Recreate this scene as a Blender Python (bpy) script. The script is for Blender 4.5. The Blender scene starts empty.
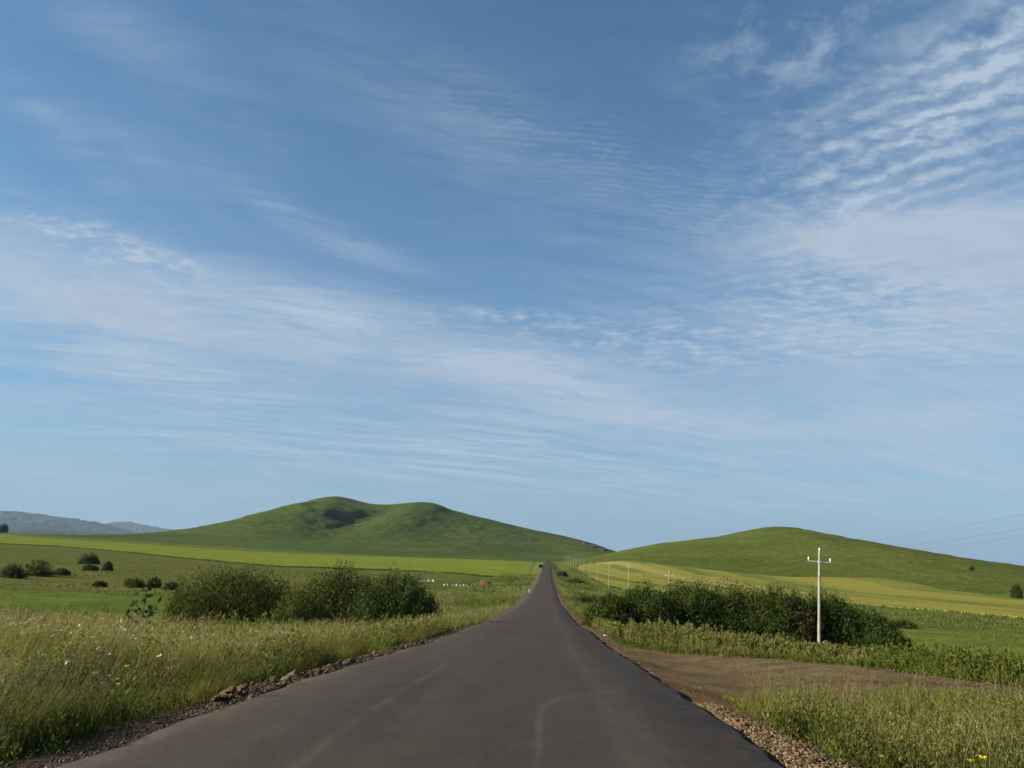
import bpy, bmesh, math, random
import numpy as np
from mathutils import Matrix, Vector

random.seed(7)
rng = np.random.default_rng(11)
R = math.radians
scene = bpy.context.scene
COL = scene.collection

# ------------------------------------------------------------------ camera
F = 788.0
ROLL, PITCH, YAW = R(2.0), R(12.358), R(2.963)
cam_data = bpy.data.cameras.new('camera')
cam_data.lens = 36.0 * F / 1024.0
cam_data.sensor_width = 36.0
cam_data.clip_start = 0.05
cam_data.clip_end = 60000
cam = bpy.data.objects.new('camera', cam_data)
COL.objects.link(cam)
cam.matrix_world = (Matrix.Rotation(YAW, 4, 'Z') @ Matrix.Rotation(math.pi / 2 + PITCH, 4, 'X')
                    @ Matrix.Rotation(ROLL, 4, 'Z'))
scene.camera = cam
CAMM = np.array(cam.matrix_world)[:3, :3]


def ray(px, py):
    d = CAMM @ np.array([(px - 512) / F, -(py - 384) / F, -1.0])
    return d / np.linalg.norm(d)


def at_depth(px, py, Y):
    d = ray(px, py)
    return d * (Y / d[1])


def azel(px, py):
    d = ray(px, py)
    return math.atan2(d[0], d[1]), math.asin(d[2])


# ------------------------------------------------------------------ helpers: numbers
def sm(a, b, x):
    t = np.clip((np.asarray(x, float) - a) / (b - a), 0, 1)
    return t * t * (3 - 2 * t)


def hermite(tab):
    xs = np.array([p[0] for p in tab], float)
    ys = np.array([p[1] for p in tab], float)
    h = np.diff(xs)
    dl = np.diff(ys) / h
    m = np.zeros_like(ys)
    m[1:-1] = (dl[:-1] * h[1:] + dl[1:] * h[:-1]) / (h[1:] + h[:-1])
    m[0], m[-1] = dl[0], dl[-1]

    def f(x):
        x = np.clip(np.asarray(x, float), xs[0], xs[-1])
        i = np.clip(np.searchsorted(xs, x) - 1, 0, len(xs) - 2)
        t = (x - xs[i]) / h[i]
        return ((2 * t**3 - 3 * t**2 + 1) * ys[i] + (t**3 - 2 * t**2 + t) * h[i] * m[i]
                + (-2 * t**3 + 3 * t**2) * ys[i + 1] + (t**3 - t**2) * h[i] * m[i + 1])
    return f


def hash2(ix, iy, seed):
    n = (ix.astype(np.int64) * 374761393 + iy.astype(np.int64) * 668265263 + seed * 974711) & 0x7fffffff
    n = ((n ^ (n >> 13)) * 1274126177) & 0x7fffffff
    n = n ^ (n >> 16)
    return (n & 0xffff) / 65535.0


def vnoise(x, y, seed=0):
    x = np.asarray(x, float)
    y = np.asarray(y, float)
    ix, iy = np.floor(x).astype(np.int64), np.floor(y).astype(np.int64)
    fx, fy = x - ix, y - iy
    fx, fy = fx * fx * (3 - 2 * fx), fy * fy * (3 - 2 * fy)
    a, b = hash2(ix, iy, seed), hash2(ix + 1, iy, seed)
    c, d = hash2(ix, iy + 1, seed), hash2(ix + 1, iy + 1, seed)
    return (a * (1 - fx) + b * fx) * (1 - fy) + (c * (1 - fx) + d * fx) * fy


def fbm(x, y, seed=0, o=4):
    s, a, t = 0, .5, 0
    for k in range(o):
        s = s + a * vnoise(np.asarray(x) * 2**k, np.asarray(y) * 2**k, seed + k * 17)
        t += a
        a *= .5
    return s / t


# ------------------------------------------------------------------ the lie of the land
RC, RH = -0.85, 3.1            # road centre line and half width
road_z = hermite([(-60, -1.75), (0, -1.75), (6, -1.78), (10, -1.9), (13.5, -2.08), (20, -2.45), (30, -3.05), (44, -3.7),
                  (59, -4.55), (80, -5.4), (100, -6.1), (120, -6.75), (150, -7.55), (200, -8.3), (260, -8.75), (330, -8.8),
                  (420, -8.3), (560, -6.7), (800, -4.6), (900, -4.4), (1100, -6), (1500, -8), (20000, -8)])
valley_z = hermite([(-60, -1.95), (0, -1.95), (7, -2.0), (12, -2.15), (20, -2.5), (27, -2.85), (34, -3.5), (42, -4.8), (50, -6.1), (57, -6.5),
                    (70, -6.9), (90, -7.1), (130, -7.8), (200, -8.8), (300, -9.3), (420, -9.1), (600, -8), (900, -6), (1500, -6),
                    (20000, -8)])

valley_left = hermite([(-60, -1.95), (0, -1.95), (7, -2.0), (12, -2.2), (20, -2.85), (27, -3.5), (36, -4.6), (46, -5.9), (56, -6.5),
                       (70, -6.9), (90, -7.1), (130, -7.8), (200, -8.8), (300, -9.3), (420, -9.1), (600, -8), (900, -6), (1500, -6), (40000, -8)])


def ground(X, Y):
    X = np.asarray(X, float)
    Y = np.asarray(Y, float)
    s = np.maximum(np.abs(X - RC) - RH, 0)
    zr = road_z(Y)
    k = sm(-4, 3, X)
    v = valley_z(Y) * k + valley_left(Y) * (1 - k)
    near = zr - 0.14 - 0.10 * np.minimum(s, 3)
    w = np.maximum(sm(0.9, 6.5, s), sm(950, 1250, Y))
    # keep the side track level with the road mouth
    g = near * (1 - w) + v * w
    g = g - 1.3 * sm(25, 110, X) * sm(60, 170, Y)
    g = g + 8.5 * sm(5, 90, X) * sm(350, 950, Y) * (1 - .6 * sm(250, 500, X))
    g = g + 14.0 * sm(150, 900, -X) * sm(200, 750, Y)
    u = (fbm(X * .35, Y * .35, 3) - .5) * .22 * sm(.5, 2.5, s) + (fbm(X * .03, Y * .03, 5) - .5) * 1.0 * sm(4, 30, s) * sm(30, 90, Y)
    return g + u


def hit(px, py, far=1500):
    d = ray(px, py)
    t = np.geomspace(3, far, 6000)
    P = d[None] * t[:, None]
    below = P[:, 2] < ground(P[:, 0], P[:, 1])
    i = int(np.argmax(below))
    return P[i] if below[i] else P[-1]


# ------------------------------------------------------------------ helpers: objects
def tag(o, label=None, cat=None, group=None, kind=None):
    for k, v in (('label', label), ('category', cat), ('group', group), ('kind', kind)):
        if v:
            o[k] = v
    return o


def link(name, me, mat=None, parent=None, loc=None):
    o = bpy.data.objects.new(name, me)
    COL.objects.link(o)
    if mat is not None and me is not None and len(me.materials) == 0:
        me.materials.append(mat)
    if parent is not None:
        o.parent = parent
    if loc is not None:
        o.location = loc
    return o


def empty(name, loc, rz=0):
    o = bpy.data.objects.new(name, None)
    COL.objects.link(o)
    o.location = loc
    o.rotation_euler = (0, 0, rz)
    o.empty_display_size = .2
    return o


def np_mesh(name, V, Q, col=None, smooth=False, uv=None):
    """V (n,3), Q (m,4) quads or (m,3) tris"""
    V = np.asarray(V, np.float32)
    Q = np.asarray(Q, np.int32)
    me = bpy.data.meshes.new(name)
    k = Q.shape[1]
    me.vertices.add(len(V))
    me.vertices.foreach_set('co', V.ravel())
    me.loops.add(Q.size)
    me.loops.foreach_set('vertex_index', Q.ravel())
    me.polygons.add(len(Q))
    me.polygons.foreach_set('loop_start', np.arange(0, Q.size, k, dtype=np.int32))
    me.polygons.foreach_set('loop_total', np.full(len(Q), k, np.int32))
    me.polygons.foreach_set('use_smooth', np.full(len(Q), bool(smooth)))
    if col is not None:
        a = me.attributes.new('col', 'FLOAT_COLOR', 'POINT')
        c = np.ones((len(V), 4), np.float32)
        c[:, :3] = col
        a.data.foreach_set('color', c.ravel())
    me.update(calc_edges=True)
    return me


def grid_mesh(name, P, col=None, smooth=True):
    """P (a,b,3)"""
    a, b = P.shape[:2]
    idx = np.arange(a * b).reshape(a, b)
    Q = np.stack([idx[:-1, :-1], idx[:-1, 1:], idx[1:, 1:], idx[1:, :-1]], -1).reshape(-1, 4)
    return np_mesh(name, P.reshape(-1, 3), Q, None if col is None else col.reshape(-1, 3), smooth)


def tube(pts, rad, n=6, cap=True):
    """vertices and quads of a tube along pts with radii rad"""
    pts = np.asarray(pts, float)
    rad = np.broadcast_to(np.asarray(rad, float), (len(pts),))
    V, Q = [], []
    t = np.gradient(pts, axis=0)
    t /= np.linalg.norm(t, axis=1)[:, None] + 1e-9
    ref = np.array([0, 0, 1.0]) if abs(t[0, 2]) < .9 else np.array([1.0, 0, 0])
    for i, p in enumerate(pts):
        a = np.cross(t[i], ref)
        a /= np.linalg.norm(a) + 1e-9
        b = np.cross(t[i], a)
        for k in range(n):
            th = 2 * math.pi * k / n
            V.append(p + rad[i] * (math.cos(th) * a + math.sin(th) * b))
    for i in range(len(pts) - 1):
        for k in range(n):
            Q.append((i * n + k, i * n + (k + 1) % n, (i + 1) * n + (k + 1) % n, (i + 1) * n + k))
    if cap:
        for base in (0, (len(pts) - 1) * n):
            c = len(V)
            V.append(pts[0] if base == 0 else pts[-1])
            for k in range(0, n, 2):
                Q.append((c, base + k, base + (k + 1) % n, base + (k + 2) % n))
    return np.array(V), np.array(Q)


class MB:
    def __init__(self):
        self.V, self.Q, self.C, self.n = [], [], [], 0

    def add(self, V, Q, col=None):
        self.V.append(np.asarray(V, float))
        self.Q.append(np.asarray(Q, int) + self.n)
        self.n += len(V)
        if col is not None:
            self.C.append(np.broadcast_to(np.asarray(col, float), (len(V), 3)))
        return self

    def tube(self, pts, rad, n=6, col=None):
        return self.add(*tube(pts, rad, n), col)

    def box(self, c, h, rz=0, bev=0.0, col=None):
        """box with chamfered vertical edges"""
        x, y, z = h
        b = bev if bev > 0 else min(x, y) * .08
        ring = [(x - b, -y), (x, -y + b), (x, y - b), (x - b, y), (-x + b, y), (-x, y - b), (-x, -y + b), (-x + b, -y)]
        ca, sa = math.cos(rz), math.sin(rz)
        V = []
        for zz, k in ((-z, 1.0), (z - b, 1.0), (z, 1 - b / max(x, y))):
            for (p, q) in ring:
                p, q = p * k, q * k
                V.append((c[0] + ca * p - sa * q, c[1] + sa * p + ca * q, c[2] + zz))
        Q = []
        for l in range(2):
            for k in range(8):
                Q.append((l * 8 + k, l * 8 + (k + 1) % 8, l * 8 + 8 + (k + 1) % 8, l * 8 + 8 + k))
        for b0 in (0, 16):
            Q += [(b0, b0 + 1, b0 + 2, b0 + 3), (b0, b0 + 3, b0 + 4, b0 + 7), (b0 + 4, b0 + 5, b0 + 6, b0 + 7)]
        return self.add(V, Q, col)

    def mesh(self, name, smooth=False):
        return np_mesh(name, np.concatenate(self.V), np.concatenate(self.Q), np.concatenate(self.C) if self.C else None, smooth)


# ------------------------------------------------------------------ materials
class N:
    """small expression builder over shader nodes"""

    def __init__(self, nt, sock):
        self.nt, self.s = nt, sock

    def _m(self, op, *a):
        n = self.nt.nodes.new('ShaderNodeMath')
        n.operation = op
        for i, v in enumerate((self,) + a):
            if isinstance(v, N):
                self.nt.links.new(v.s, n.inputs[i])
            else:
                n.inputs[i].default_value = v
        return N(self.nt, n.outputs[0])

    def __add__(self, o): return self._m('ADD', o)
    def __radd__(self, o): return self._m('ADD', o)
    def __sub__(self, o): return self._m('SUBTRACT', o)
    def __rsub__(self, o): return (self * -1.0) + o
    def __mul__(self, o): return self._m('MULTIPLY', o)
    def __rmul__(self, o): return self._m('MULTIPLY', o)
    def __truediv__(self, o): return self._m('DIVIDE', o)
    def pow(self, o): return self._m('POWER', o)
    def abs(self): return self._m('ABSOLUTE')
    def sqrt(self): return self._m('SQRT')
    def sin(self): return self._m('SINE')
    def exp(self): return self._m('EXPONENT')
    def max(self, o): return self._m('MAXIMUM', o)
    def min(self, o): return self._m('MINIMUM', o)
    def sat(self): return self._m('MAXIMUM', 0.0)._m('MINIMUM', 1.0)

    def ss(self, a, b):
        n = self.nt.nodes.new('ShaderNodeMapRange')
        n.interpolation_type = 'SMOOTHSTEP'
        self.nt.links.new(self.s, n.inputs[0])
        n.inputs[1].default_value = a
        n.inputs[2].default_value = b
        return N(self.nt, n.outputs[0])


def comb(nt, x, y, z=0.0):
    n = nt.nodes.new('ShaderNodeCombineXYZ')
    for i, v in enumerate((x, y, z)):
        if isinstance(v, N):
            nt.links.new(v.s, n.inputs[i])
        else:
            n.inputs[i].default_value = v
    return n.outputs[0]


def noise(nt, vec, scale, detail=4, rough=.55, dist=0.0):
    n = nt.nodes.new('ShaderNodeTexNoise')
    nt.links.new(vec, n.inputs['Vector'])
    n.inputs['Scale'].default_value = scale
    n.inputs['Detail'].default_value = detail
    n.inputs['Roughness'].default_value = rough
    n.inputs['Distortion'].default_value = dist
    return N(nt, n.outputs[0])


def mixc(nt, fac, a, b, blend='MIX'):
    n = nt.nodes.new('ShaderNodeMix')
    n.data_type = 'RGBA'
    n.blend_type = blend
    for i, v in ((0, fac), (6, a), (7, b)):
        if isinstance(v, N):
            nt.links.new(v.s, n.inputs[i])
        elif hasattr(v, 'is_linked'):
            nt.links.new(v, n.inputs[i])
        elif i == 0:
            n.inputs[0].default_value = v
        else:
            n.inputs[i].default_value = (*v, 1)
    return n.outputs[2]


def new_mat(name):
    m = bpy.data.materials.new(name)
    m.use_nodes = True
    nt = m.node_tree
    b = nt.nodes['Principled BSDF']
    b.inputs['Roughness'].default_value = .85
    b.inputs['Specular IOR Level'].default_value = .0
    return m, nt, b


def wpos(nt):
    return nt.nodes.new('ShaderNodeNewGeometry').outputs['Position']


def attr(nt, name='col'):
    n = nt.nodes.new('ShaderNodeAttribute')
    n.attribute_name = name
    return n.outputs['Color']


def bump(nt, b, h, strength, dist):
    n = nt.nodes.new('ShaderNodeBump')
    n.inputs['Strength'].default_value = strength
    n.inputs['Distance'].default_value = dist
    nt.links.new(h.s, n.inputs['Height'])
    nt.links.new(n.outputs[0], b.inputs['Normal'])


def foliage_mat(name, trans=.35, rough=.55, vary=.35):
    m, nt, b = new_mat(name)
    p = wpos(nt)
    n = noise(nt, p, .9, 3)
    c = mixc(nt, 1.0, attr(nt), mixc(nt, n, (1 - vary,) * 3, (1 + vary,) * 3), 'MULTIPLY')
    nt.links.new(c, b.inputs['Base Color'])
    b.inputs['Roughness'].default_value = rough
    b.inputs['Specular IOR Level'].default_value = .06
    t = nt.nodes.new('ShaderNodeBsdfTranslucent')
    nt.links.new(c, t.inputs[0])
    mx = nt.nodes.new('ShaderNodeMixShader')
    mx.inputs[0].default_value = trans
    nt.links.new(b.outputs[0], mx.inputs[1])
    nt.links.new(t.outputs[0], mx.inputs[2])
    nt.links.new(mx.outputs[0], nt.nodes['Material Output'].inputs[0])
    return m


def plain_mat(name, c0, c1, scale=4.0, rough=.8, bs=0.0, bd=.02, spec=.25):
    m, nt, b = new_mat(name)
    tc = nt.nodes.new('ShaderNodeTexCoord').outputs['Object']
    n = noise(nt, tc, scale, 5, .6)
    nt.links.new(mixc(nt, n.ss(.3, .7), c0, c1), b.inputs['Base Color'])
    b.inputs['Roughness'].default_value = rough
    b.inputs['Specular IOR Level'].default_value = spec
    if bs:
        bump(nt, b, n, bs, bd)
    return m


M_GRASS = foliage_mat('grass_blades', .42, vary=.3)
M_LEAF = foliage_mat('leaves', .25, .5)
M_BARK = plain_mat('bark', (.10, .075, .05), (.16, .13, .09), 9, .9, .4)
M_CONC = plain_mat('pale_concrete', (.18, .165, .13), (.27, .25, .195), 3, .85, .2, .01)
M_STEEL = plain_mat('galvanised_steel', (.40, .41, .42), (.5, .5, .5), 6, .5)
M_PORC = plain_mat('white_porcelain', (.6, .6, .57), (.68, .68, .65), 6, .25, spec=.5)
M_WIRE = plain_mat('aluminium_wire', (.05, .055, .06), (.08, .085, .09), 6, .5)
M_WHITE = plain_mat('white_paint', (.34, .34, .32), (.46, .46, .44), 6, .6)
M_DARKBOX = plain_mat('dark_lid', (.05, .055, .06), (.09, .09, .1), 6, .6)


# ------------------------------------------------------------------ ground sheet
def cover_colour(X, Y):
    """the ground cover's own colour by place"""
    s = np.abs(X - RC) - RH
    n1, n2, n3 = fbm(X * .02, Y * .02, 21), fbm(X * .11, Y * .11, 22), fbm(X * .6, Y * .6, 23)
    green = np.array([.070, .098, .020])
    olive = np.array([.086, .098, .026])
    dry = np.array([.110, .098, .038])
    dirt = np.array([.085, .060, .034])

    def L(a, b, t):
        return a + (b - a) * np.asarray(t)[..., None]
    c = L(np.broadcast_to(green, X.shape + (3,)), olive, np.clip(sm(.35, .7, n1 * .6 + n2 * .4), 0, 1))
    far_l = sm(112, 130, Y + 12 * (n2 - .5)) * (1 - sm(500, 700, Y)) * (X < 0)
    c = c * (1 - .22 * far_l[..., None])
    c = L(c, olive * .8, far_l * .75)
    c = L(c, dry * .85, far_l * sm(.45, .65, fbm(X * .012, Y * .05, 55)) * .6)
    # rough dry band right of the road between meadow and crop
    band = sm(118, 126, Y) * (1 - sm(190, 210, Y)) * (X > 30)
    c = L(c, olive * .85, band * .8)
    c = L(c, dry, band * sm(.45, .65, fbm(X * .05, Y * .15, 31)) * .55)
    mead = sm(58, 66, Y) * (1 - sm(112, 118, Y)) * (X > 25)
    c = L(c, np.array([.085, .105, .022]), mead * .85)
    # verges
    v = (1 - sm(8, 16, s)) * sm(35, 60, Y)
    c = L(c, olive * 1.1, v * .7)
    # dirt under the near grass and at the road side
    nd = (1 - sm(28, 45, Y)) * sm(.35, .62, n3) * .75
    c = L(c, dirt, np.maximum(nd, (1 - sm(16, 24, Y)) * (X > 0) * .85))
    rs = (1 - sm(.5, 1.3 + .6 * n2, s))
    c = L(c, np.array([.125, .088, .058]), rs * (.55 + .4 * (Y < 60)))
    return c


th = np.concatenate([np.linspace(-180, -52, 60, endpoint=False), np.linspace(-52, 52, 440, endpoint=False), np.linspace(52, 180, 61)])
rr = np.concatenate([[0.01, .6], np.geomspace(1.2, 28000, 590)])
TH, RR = np.meshgrid(np.radians(th), rr, indexing='xy')
GX, GY = RR * np.sin(TH), RR * np.cos(TH)
GZ = ground(GX, GY)
me = grid_mesh('ground', np.stack([GX, GY, GZ], -1)[:, ::-1], cover_colour(GX, GY)[:, ::-1])
m, nt, b = new_mat('ground_cover')
p = wpos(nt)
nA, nB, nC = noise(nt, p, 1.3, 6, .65), noise(nt, p, .11, 5, .6), noise(nt, p, 14, 3)
f = nA.ss(.32, .68) * .42 + nB.ss(.36, .64) * .34 + nC.ss(.3, .7) * .22 + .52
v = nt.nodes.new('ShaderNodeVectorMath')
v.operation = 'SCALE'
nt.links.new(attr(nt), v.inputs[0])
nt.links.new(f.s, v.inputs['Scale'])
nt.links.new(v.outputs[0], b.inputs['Base Color'])
bump(nt, b, nA + nC * .4, .6, .12)
tag(link('ground', me, m), 'green and olive grassland floor of the valley with bare earth by the road', 'ground', kind='structure')

# ------------------------------------------------------------------ road
ys = np.concatenate([np.linspace(-40, 0, 12, endpoint=False), np.geomspace(.5, 1150, 330)])
nz = lambda y, sd: (fbm(np.asarray(y) * .9, np.zeros_like(np.asarray(y, float)) + sd, 41 + sd) - .5) * .22
xs = np.array([-1, -1, -.985, -.6, -.2, .2, .6, .985, 1, 1])
P = np.zeros((len(ys), len(xs), 3))
for j, u in enumerate(xs):
    e = nz(ys, 3 if u < 0 else 7) * (abs(u) > .9)
    P[:, j, 0] = RC + u * RH + e
    P[:, j, 1] = ys
    P[:, j, 2] = road_z(ys) + .03 * (1 - u * u) - (0.02 if abs(u) == 1 else 0)
P[:, 0, 2] -= .16
P[:, -1, 2] -= .16
P[:, 0, 0] -= .04
P[:, -1, 0] += .04
me = grid_mesh('road', P)
m, nt, b = new_mat('asphalt')
p = wpos(nt)
sep = nt.nodes.new('ShaderNodeSeparateXYZ')
nt.links.new(p, sep.inputs[0])
X, Y = N(nt, sep.outputs[0]), N(nt, sep.outputs[1])
big = noise(nt, comb(nt, X * 1.0, Y * .22), .55, 5, .6)
mid = noise(nt, comb(nt, X, Y * .5), 2.2, 5, .65)
fine = noise(nt, p, 55, 3, .7)
wob = noise(nt, comb(nt, X * .2, Y * .3), 1, 2) * .5
lanes = None
for cx, w, a in ((-2.75, .20, .45), (-1.35, .17, .35), (.85, .13, .7), (1.25, .05, .5), (-2.1, .05, .4)):
    g = (((X - cx + wob - .25) / w).pow(2.0) * -1.0).exp() * a
    lanes = g if lanes is None else lanes + g
for cx, cy, rad, w, a, sd in ((4.6, 10.5, 4.65, .05, 1.2, 1), (4.4, 13.6, 3.3, .08, .5, 1), (-5.4, 17.0, 3.3, .07, .7, -1), (-5.0, 22.0, 3.4, .08, .5, -1)):
    dx, dy = X - cx, (Y - cy).max(0.0)
    d = (dx * dx + dy * dy).sqrt() - rad
    lanes = lanes + ((d / w).pow(2.0) * -1.0).exp() * a * (dx * -sd).ss(-.2, .6)
lanes = lanes * mid.ss(.22, .62)
spots = noise(nt, p, 7, 2).ss(.70, .78)
stain = noise(nt, comb(nt, X, Y * .8), 1.1, 3).ss(.66, .74)
base = mixc(nt, big.ss(.3, .7), (.024, .0185, .0145), (.038, .030, .0235))
base = mixc(nt, mid.ss(.3, .75) * .5, base, (.044, .0355, .0295))
base = mixc(nt, (lanes * .27).sat(), base, (.11, .092, .078))
base = mixc(nt, spots * .25, base, (.09, .07, .05))
base = mixc(nt, stain * .35, base, (.022, .02, .02))
edge = (X - RC).abs().ss(RH - .55, RH + .05) * mid.ss(.4, .7)
base = mixc(nt, edge * .6, base, (.13, .10, .075))
base = mixc(nt, fine.ss(.46, .62) * .75, base, (.066, .056, .047))
nt.links.new(base, b.inputs['Base Color'])
b.inputs['Roughness'].default_value = .8
b.inputs['Specular IOR Level'].default_value = .08
bump(nt, b, fine * .6 + mid * .5, .35, .012)
tag(link('road', me, m), 'dark narrow asphalt road with faint tyre marks running straight to the hills', 'road', kind='structure')

# ------------------------------------------------------------------ gravel shoulders and side track (sheets just above the ground)
def strip(name, y0, y1, n, left, right, k, colf, lift, mat, label, cat):
    yy = np.geomspace(y0, y1, n)
    P = np.zeros((n, k, 3))
    for j in range(k):
        u = j / (k - 1)
        P[:, j, 0] = left(yy) * (1 - u) + right(yy) * u
        P[:, j, 1] = yy
    P[..., 2] = ground(P[..., 0], P[..., 1]) + lift(P[..., 0], P[..., 1], np.linspace(0, 1, k)[None])
    return tag(link(name, grid_mesh(name, P, colf(P[..., 0], P[..., 1])), mat), label, cat, kind='structure')


m, nt, b = new_mat('gravel_earth')
p = wpos(nt)
n1, n2, n3 = noise(nt, p, 3, 5, .65), noise(nt, p, 38, 4, .7), noise(nt, p, .6, 3)
f = n1.ss(.3, .7) * .4 + n2.ss(.3, .7) * .45 + n3.ss(.3, .7) * .4 + .36
v = nt.nodes.new('ShaderNodeVectorMath')
v.operation = 'SCALE'
nt.links.new(attr(nt), v.inputs[0])
nt.links.new((f * 1.1).s, v.inputs['Scale'])
nt.links.new(v.outputs[0], b.inputs['Base Color'])
bump(nt, b, n2 + n1 * 1.2, 1.0, .07)
M_EARTH = m


def shoulder_col_l(X, Y):
    c = np.zeros(X.shape + (3,))
    c[:] = (.105, .080, .054)
    g = (1 - sm(9, 12, Y))[..., None]
    c = c * (1 - g) + np.array([.088, .068, .047]) * g
    s = (sm(27, 29, Y) * (1 - sm(34, 37, Y)))[..., None]
    c = c * (1 - s) + np.array([.20, .16, .11]) * s
    return c


edge_l = lambda y: RC - RH + .05
edge_r = lambda y: RC + RH - .05
lift = lambda X, Y, u: .035 + .03 * (fbm(X * 2, Y * 2, 77) - .5)
strip('gravel_shoulder', 2, 420, 240, lambda y: RC - RH - .5 - .35 * (1 - sm(10, 13, y)) - .25 * fbm(y * .5, y * 0, 8) - .004 * np.minimum(y, 120),
      edge_l, 7, shoulder_col_l, lift, M_EARTH, 'grey brown gravel shoulder along the left edge of the road', 'shoulder')
strip('gravel_shoulder', 2, 420, 240, edge_r, lambda y: RC + RH + .7 + .35 * fbm(y * .5, y * 0, 9) + .004 * np.minimum(y, 120), 7,
      lambda X, Y: np.broadcast_to(np.array([.115, .075, .042]), X.shape + (3,)), lambda X, Y, u: lift(X, Y, u) + .025 * (1 - u)**.5, M_EARTH,
      'orange brown stony shoulder along the right edge of the road', 'shoulder')
# side track: heads off to the right just before the hollow
k = 40
FE = np.array([(2.2, 43), (3.3, 36.5), (5.0, 33.5), (5.9, 30.8), (7.1, 27.6), (7.9, 24.5), (8.8, 22.2), (9.5, 20.2), (10.3, 18.4), (14, 13.6), (34, 4)])
NE = np.array([(2, 13.2), (3.0, 14.8), (5, 16.6), (7, 16.4), (9, 14.8), (11, 11.6), (14, 8.6), (34, -3)])


def far_edge(x):
    return np.interp(x, FE[:, 0], FE[:, 1])


tx = np.linspace(RC + RH - .03, 34, 90)
yn = np.interp(tx, NE[:, 0], NE[:, 1]) + (fbm(tx * .8, tx * 0, 51) - .5) * .9
yf = far_edge(tx) + (fbm(tx * .8, tx * 0, 52) - .5) * .7
P = np.zeros((90, k, 3))
for j in range(k):
    u = j / (k - 1)
    P[:, j, 0] = tx
    P[:, j, 1] = yn * (1 - u) + yf * u
U = np.linspace(0, 1, k)[None]
rut = -.10 * np.exp(-((U - .36) / .08)**2) - .06 * np.exp(-((U - .66) / .08)**2) + .03
P[..., 2] = ground(P[..., 0], P[..., 1]) + .05 * np.minimum(1, np.minimum(U, 1 - U) * 12) - .012 + rut * np.minimum(1, np.minimum(U, 1 - U) * 12) * .5 + .03 * (fbm(P[..., 0] * 1.4, P[..., 1] * 1.4, 5) - .5)
nn = fbm(P[..., 0] * .5, P[..., 1] * 1.2, 61)[..., None]
rr_ = (np.exp(-((U - .62) / .10)**2) * .7)[..., None]
c = np.array([.088, .064, .037]) * (1 - nn) + np.array([.145, .106, .061]) * nn
c = c * (1 - .35 * rr_) + np.array([.15, .115, .08]) * .35 * rr_
tag(link('dirt_track', grid_mesh('dirt_track', P, c), M_EARTH), 'brown earth side track leaving the road on the right', 'track', kind='structure')

# ------------------------------------------------------------------ crop fields (slabs of standing crop)
def resample(pts, n):
    pts = np.array(pts, float)
    d = np.concatenate([[0], np.cumsum(np.linalg.norm(np.diff(pts, axis=0), axis=1))])
    t = np.linspace(0, d[-1], n)
    return np.stack([np.interp(t, d, pts[:, i]) for i in range(pts.shape[1])], 1)


EDGES = []


def crop(name, front_px, back_px, h, mat, label, nu=220, nv=90, ext=(0, 0), find=hit, top=ground):
    fr = np.array([find(*q)[:2] for q in front_px])
    bk = np.array([find(*q)[:2] for q in back_px])
    if ext[0]:
        fr = np.concatenate([[fr[0] + (fr[0] - fr[2]) / np.linalg.norm(fr[0] - fr[2]) * ext[0]], fr])
        bk = np.concatenate([[bk[0] + (bk[0] - bk[2]) / np.linalg.norm(bk[0] - bk[2]) * ext[0]], bk])
    if ext[1]:
        fr = np.concatenate([fr, [fr[-1] + (fr[-1] - fr[-3]) / np.linalg.norm(fr[-1] - fr[-3]) * ext[1]]])
        bk = np.concatenate([bk, [bk[-1] + (bk[-1] - bk[-3]) / np.linalg.norm(bk[-1] - bk[-3]) * ext[1]]])
    fr, bk = resample(fr, nu), resample(bk, nu)
    P = np.zeros((nv + 2, nu, 3))
    for j in range(nv):
        u = (j / (nv - 1))**1.4
        P[j + 1, :, :2] = fr * (1 - u) + bk * u
    P[0], P[-1] = P[1], P[-2]
    tp = np.linspace(0, 1, nu)[None]
    tp = sm(0, .012, tp) * (1 - sm(.985, 1, tp)) * .85 + .15
    P[..., 2] = top(P[..., 0], P[..., 1]) + h * tp * (1 + .35 * (fbm(P[..., 0] * .12, P[..., 1] * .12, 71) - .5))
    P[0, :, 2] -= h * 1.2
    P[-1, :, 2] -= h * 1.6
    P = np.concatenate([P[:, :1], P, P[:, -1:]], 1)
    P[:, 0, 2] -= h * .4
    P[:, -1, 2] -= h * .4
    EDGES.append(fr)
    return tag(link(name, grid_mesh(name, P, smooth=False), mat), label, 'crop field', kind='structure')


def crop_mat(name, c0, c1, c2, ang, period, rows=.5, bands=()):
    m, nt, b = new_mat(name)
    p = wpos(nt)
    sep = nt.nodes.new('ShaderNodeSeparateXYZ')
    nt.links.new(p, sep.inputs[0])
    X, Y = N(nt, sep.outputs[0]), N(nt, sep.outputs[1])
    u = X * math.cos(ang) + Y * math.sin(ang)
    w = X * -math.sin(ang) + Y * math.cos(ang)
    wob = noise(nt, p, .02, 3) * 6
    streak = noise(nt, comb(nt, u + wob * .3, w * .02), 1 / period, 2, .55)
    big = noise(nt, p, .012, 4)
    small = noise(nt, p, 1.2, 4, .7)
    c = mixc(nt, streak.ss(.44, .58) * rows, c0, c1)
    c = mixc(nt, big.ss(.45, .7) * .6, c, c2)
    for (u0, hw, cc) in bands:
        c = mixc(nt, (((u + wob * .3 - u0) / hw).pow(2.0) * -1.0).exp() * .8, c, cc)
    c = mixc(nt, 1.0, c, mixc(nt, small.ss(.25, .75), (.7,) * 3, (1.25,) * 3), 'MULTIPLY')
    nt.links.new(c, b.inputs['Base Color'])
    bump(nt, b, small, 1.0, .5)
    return m


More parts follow.
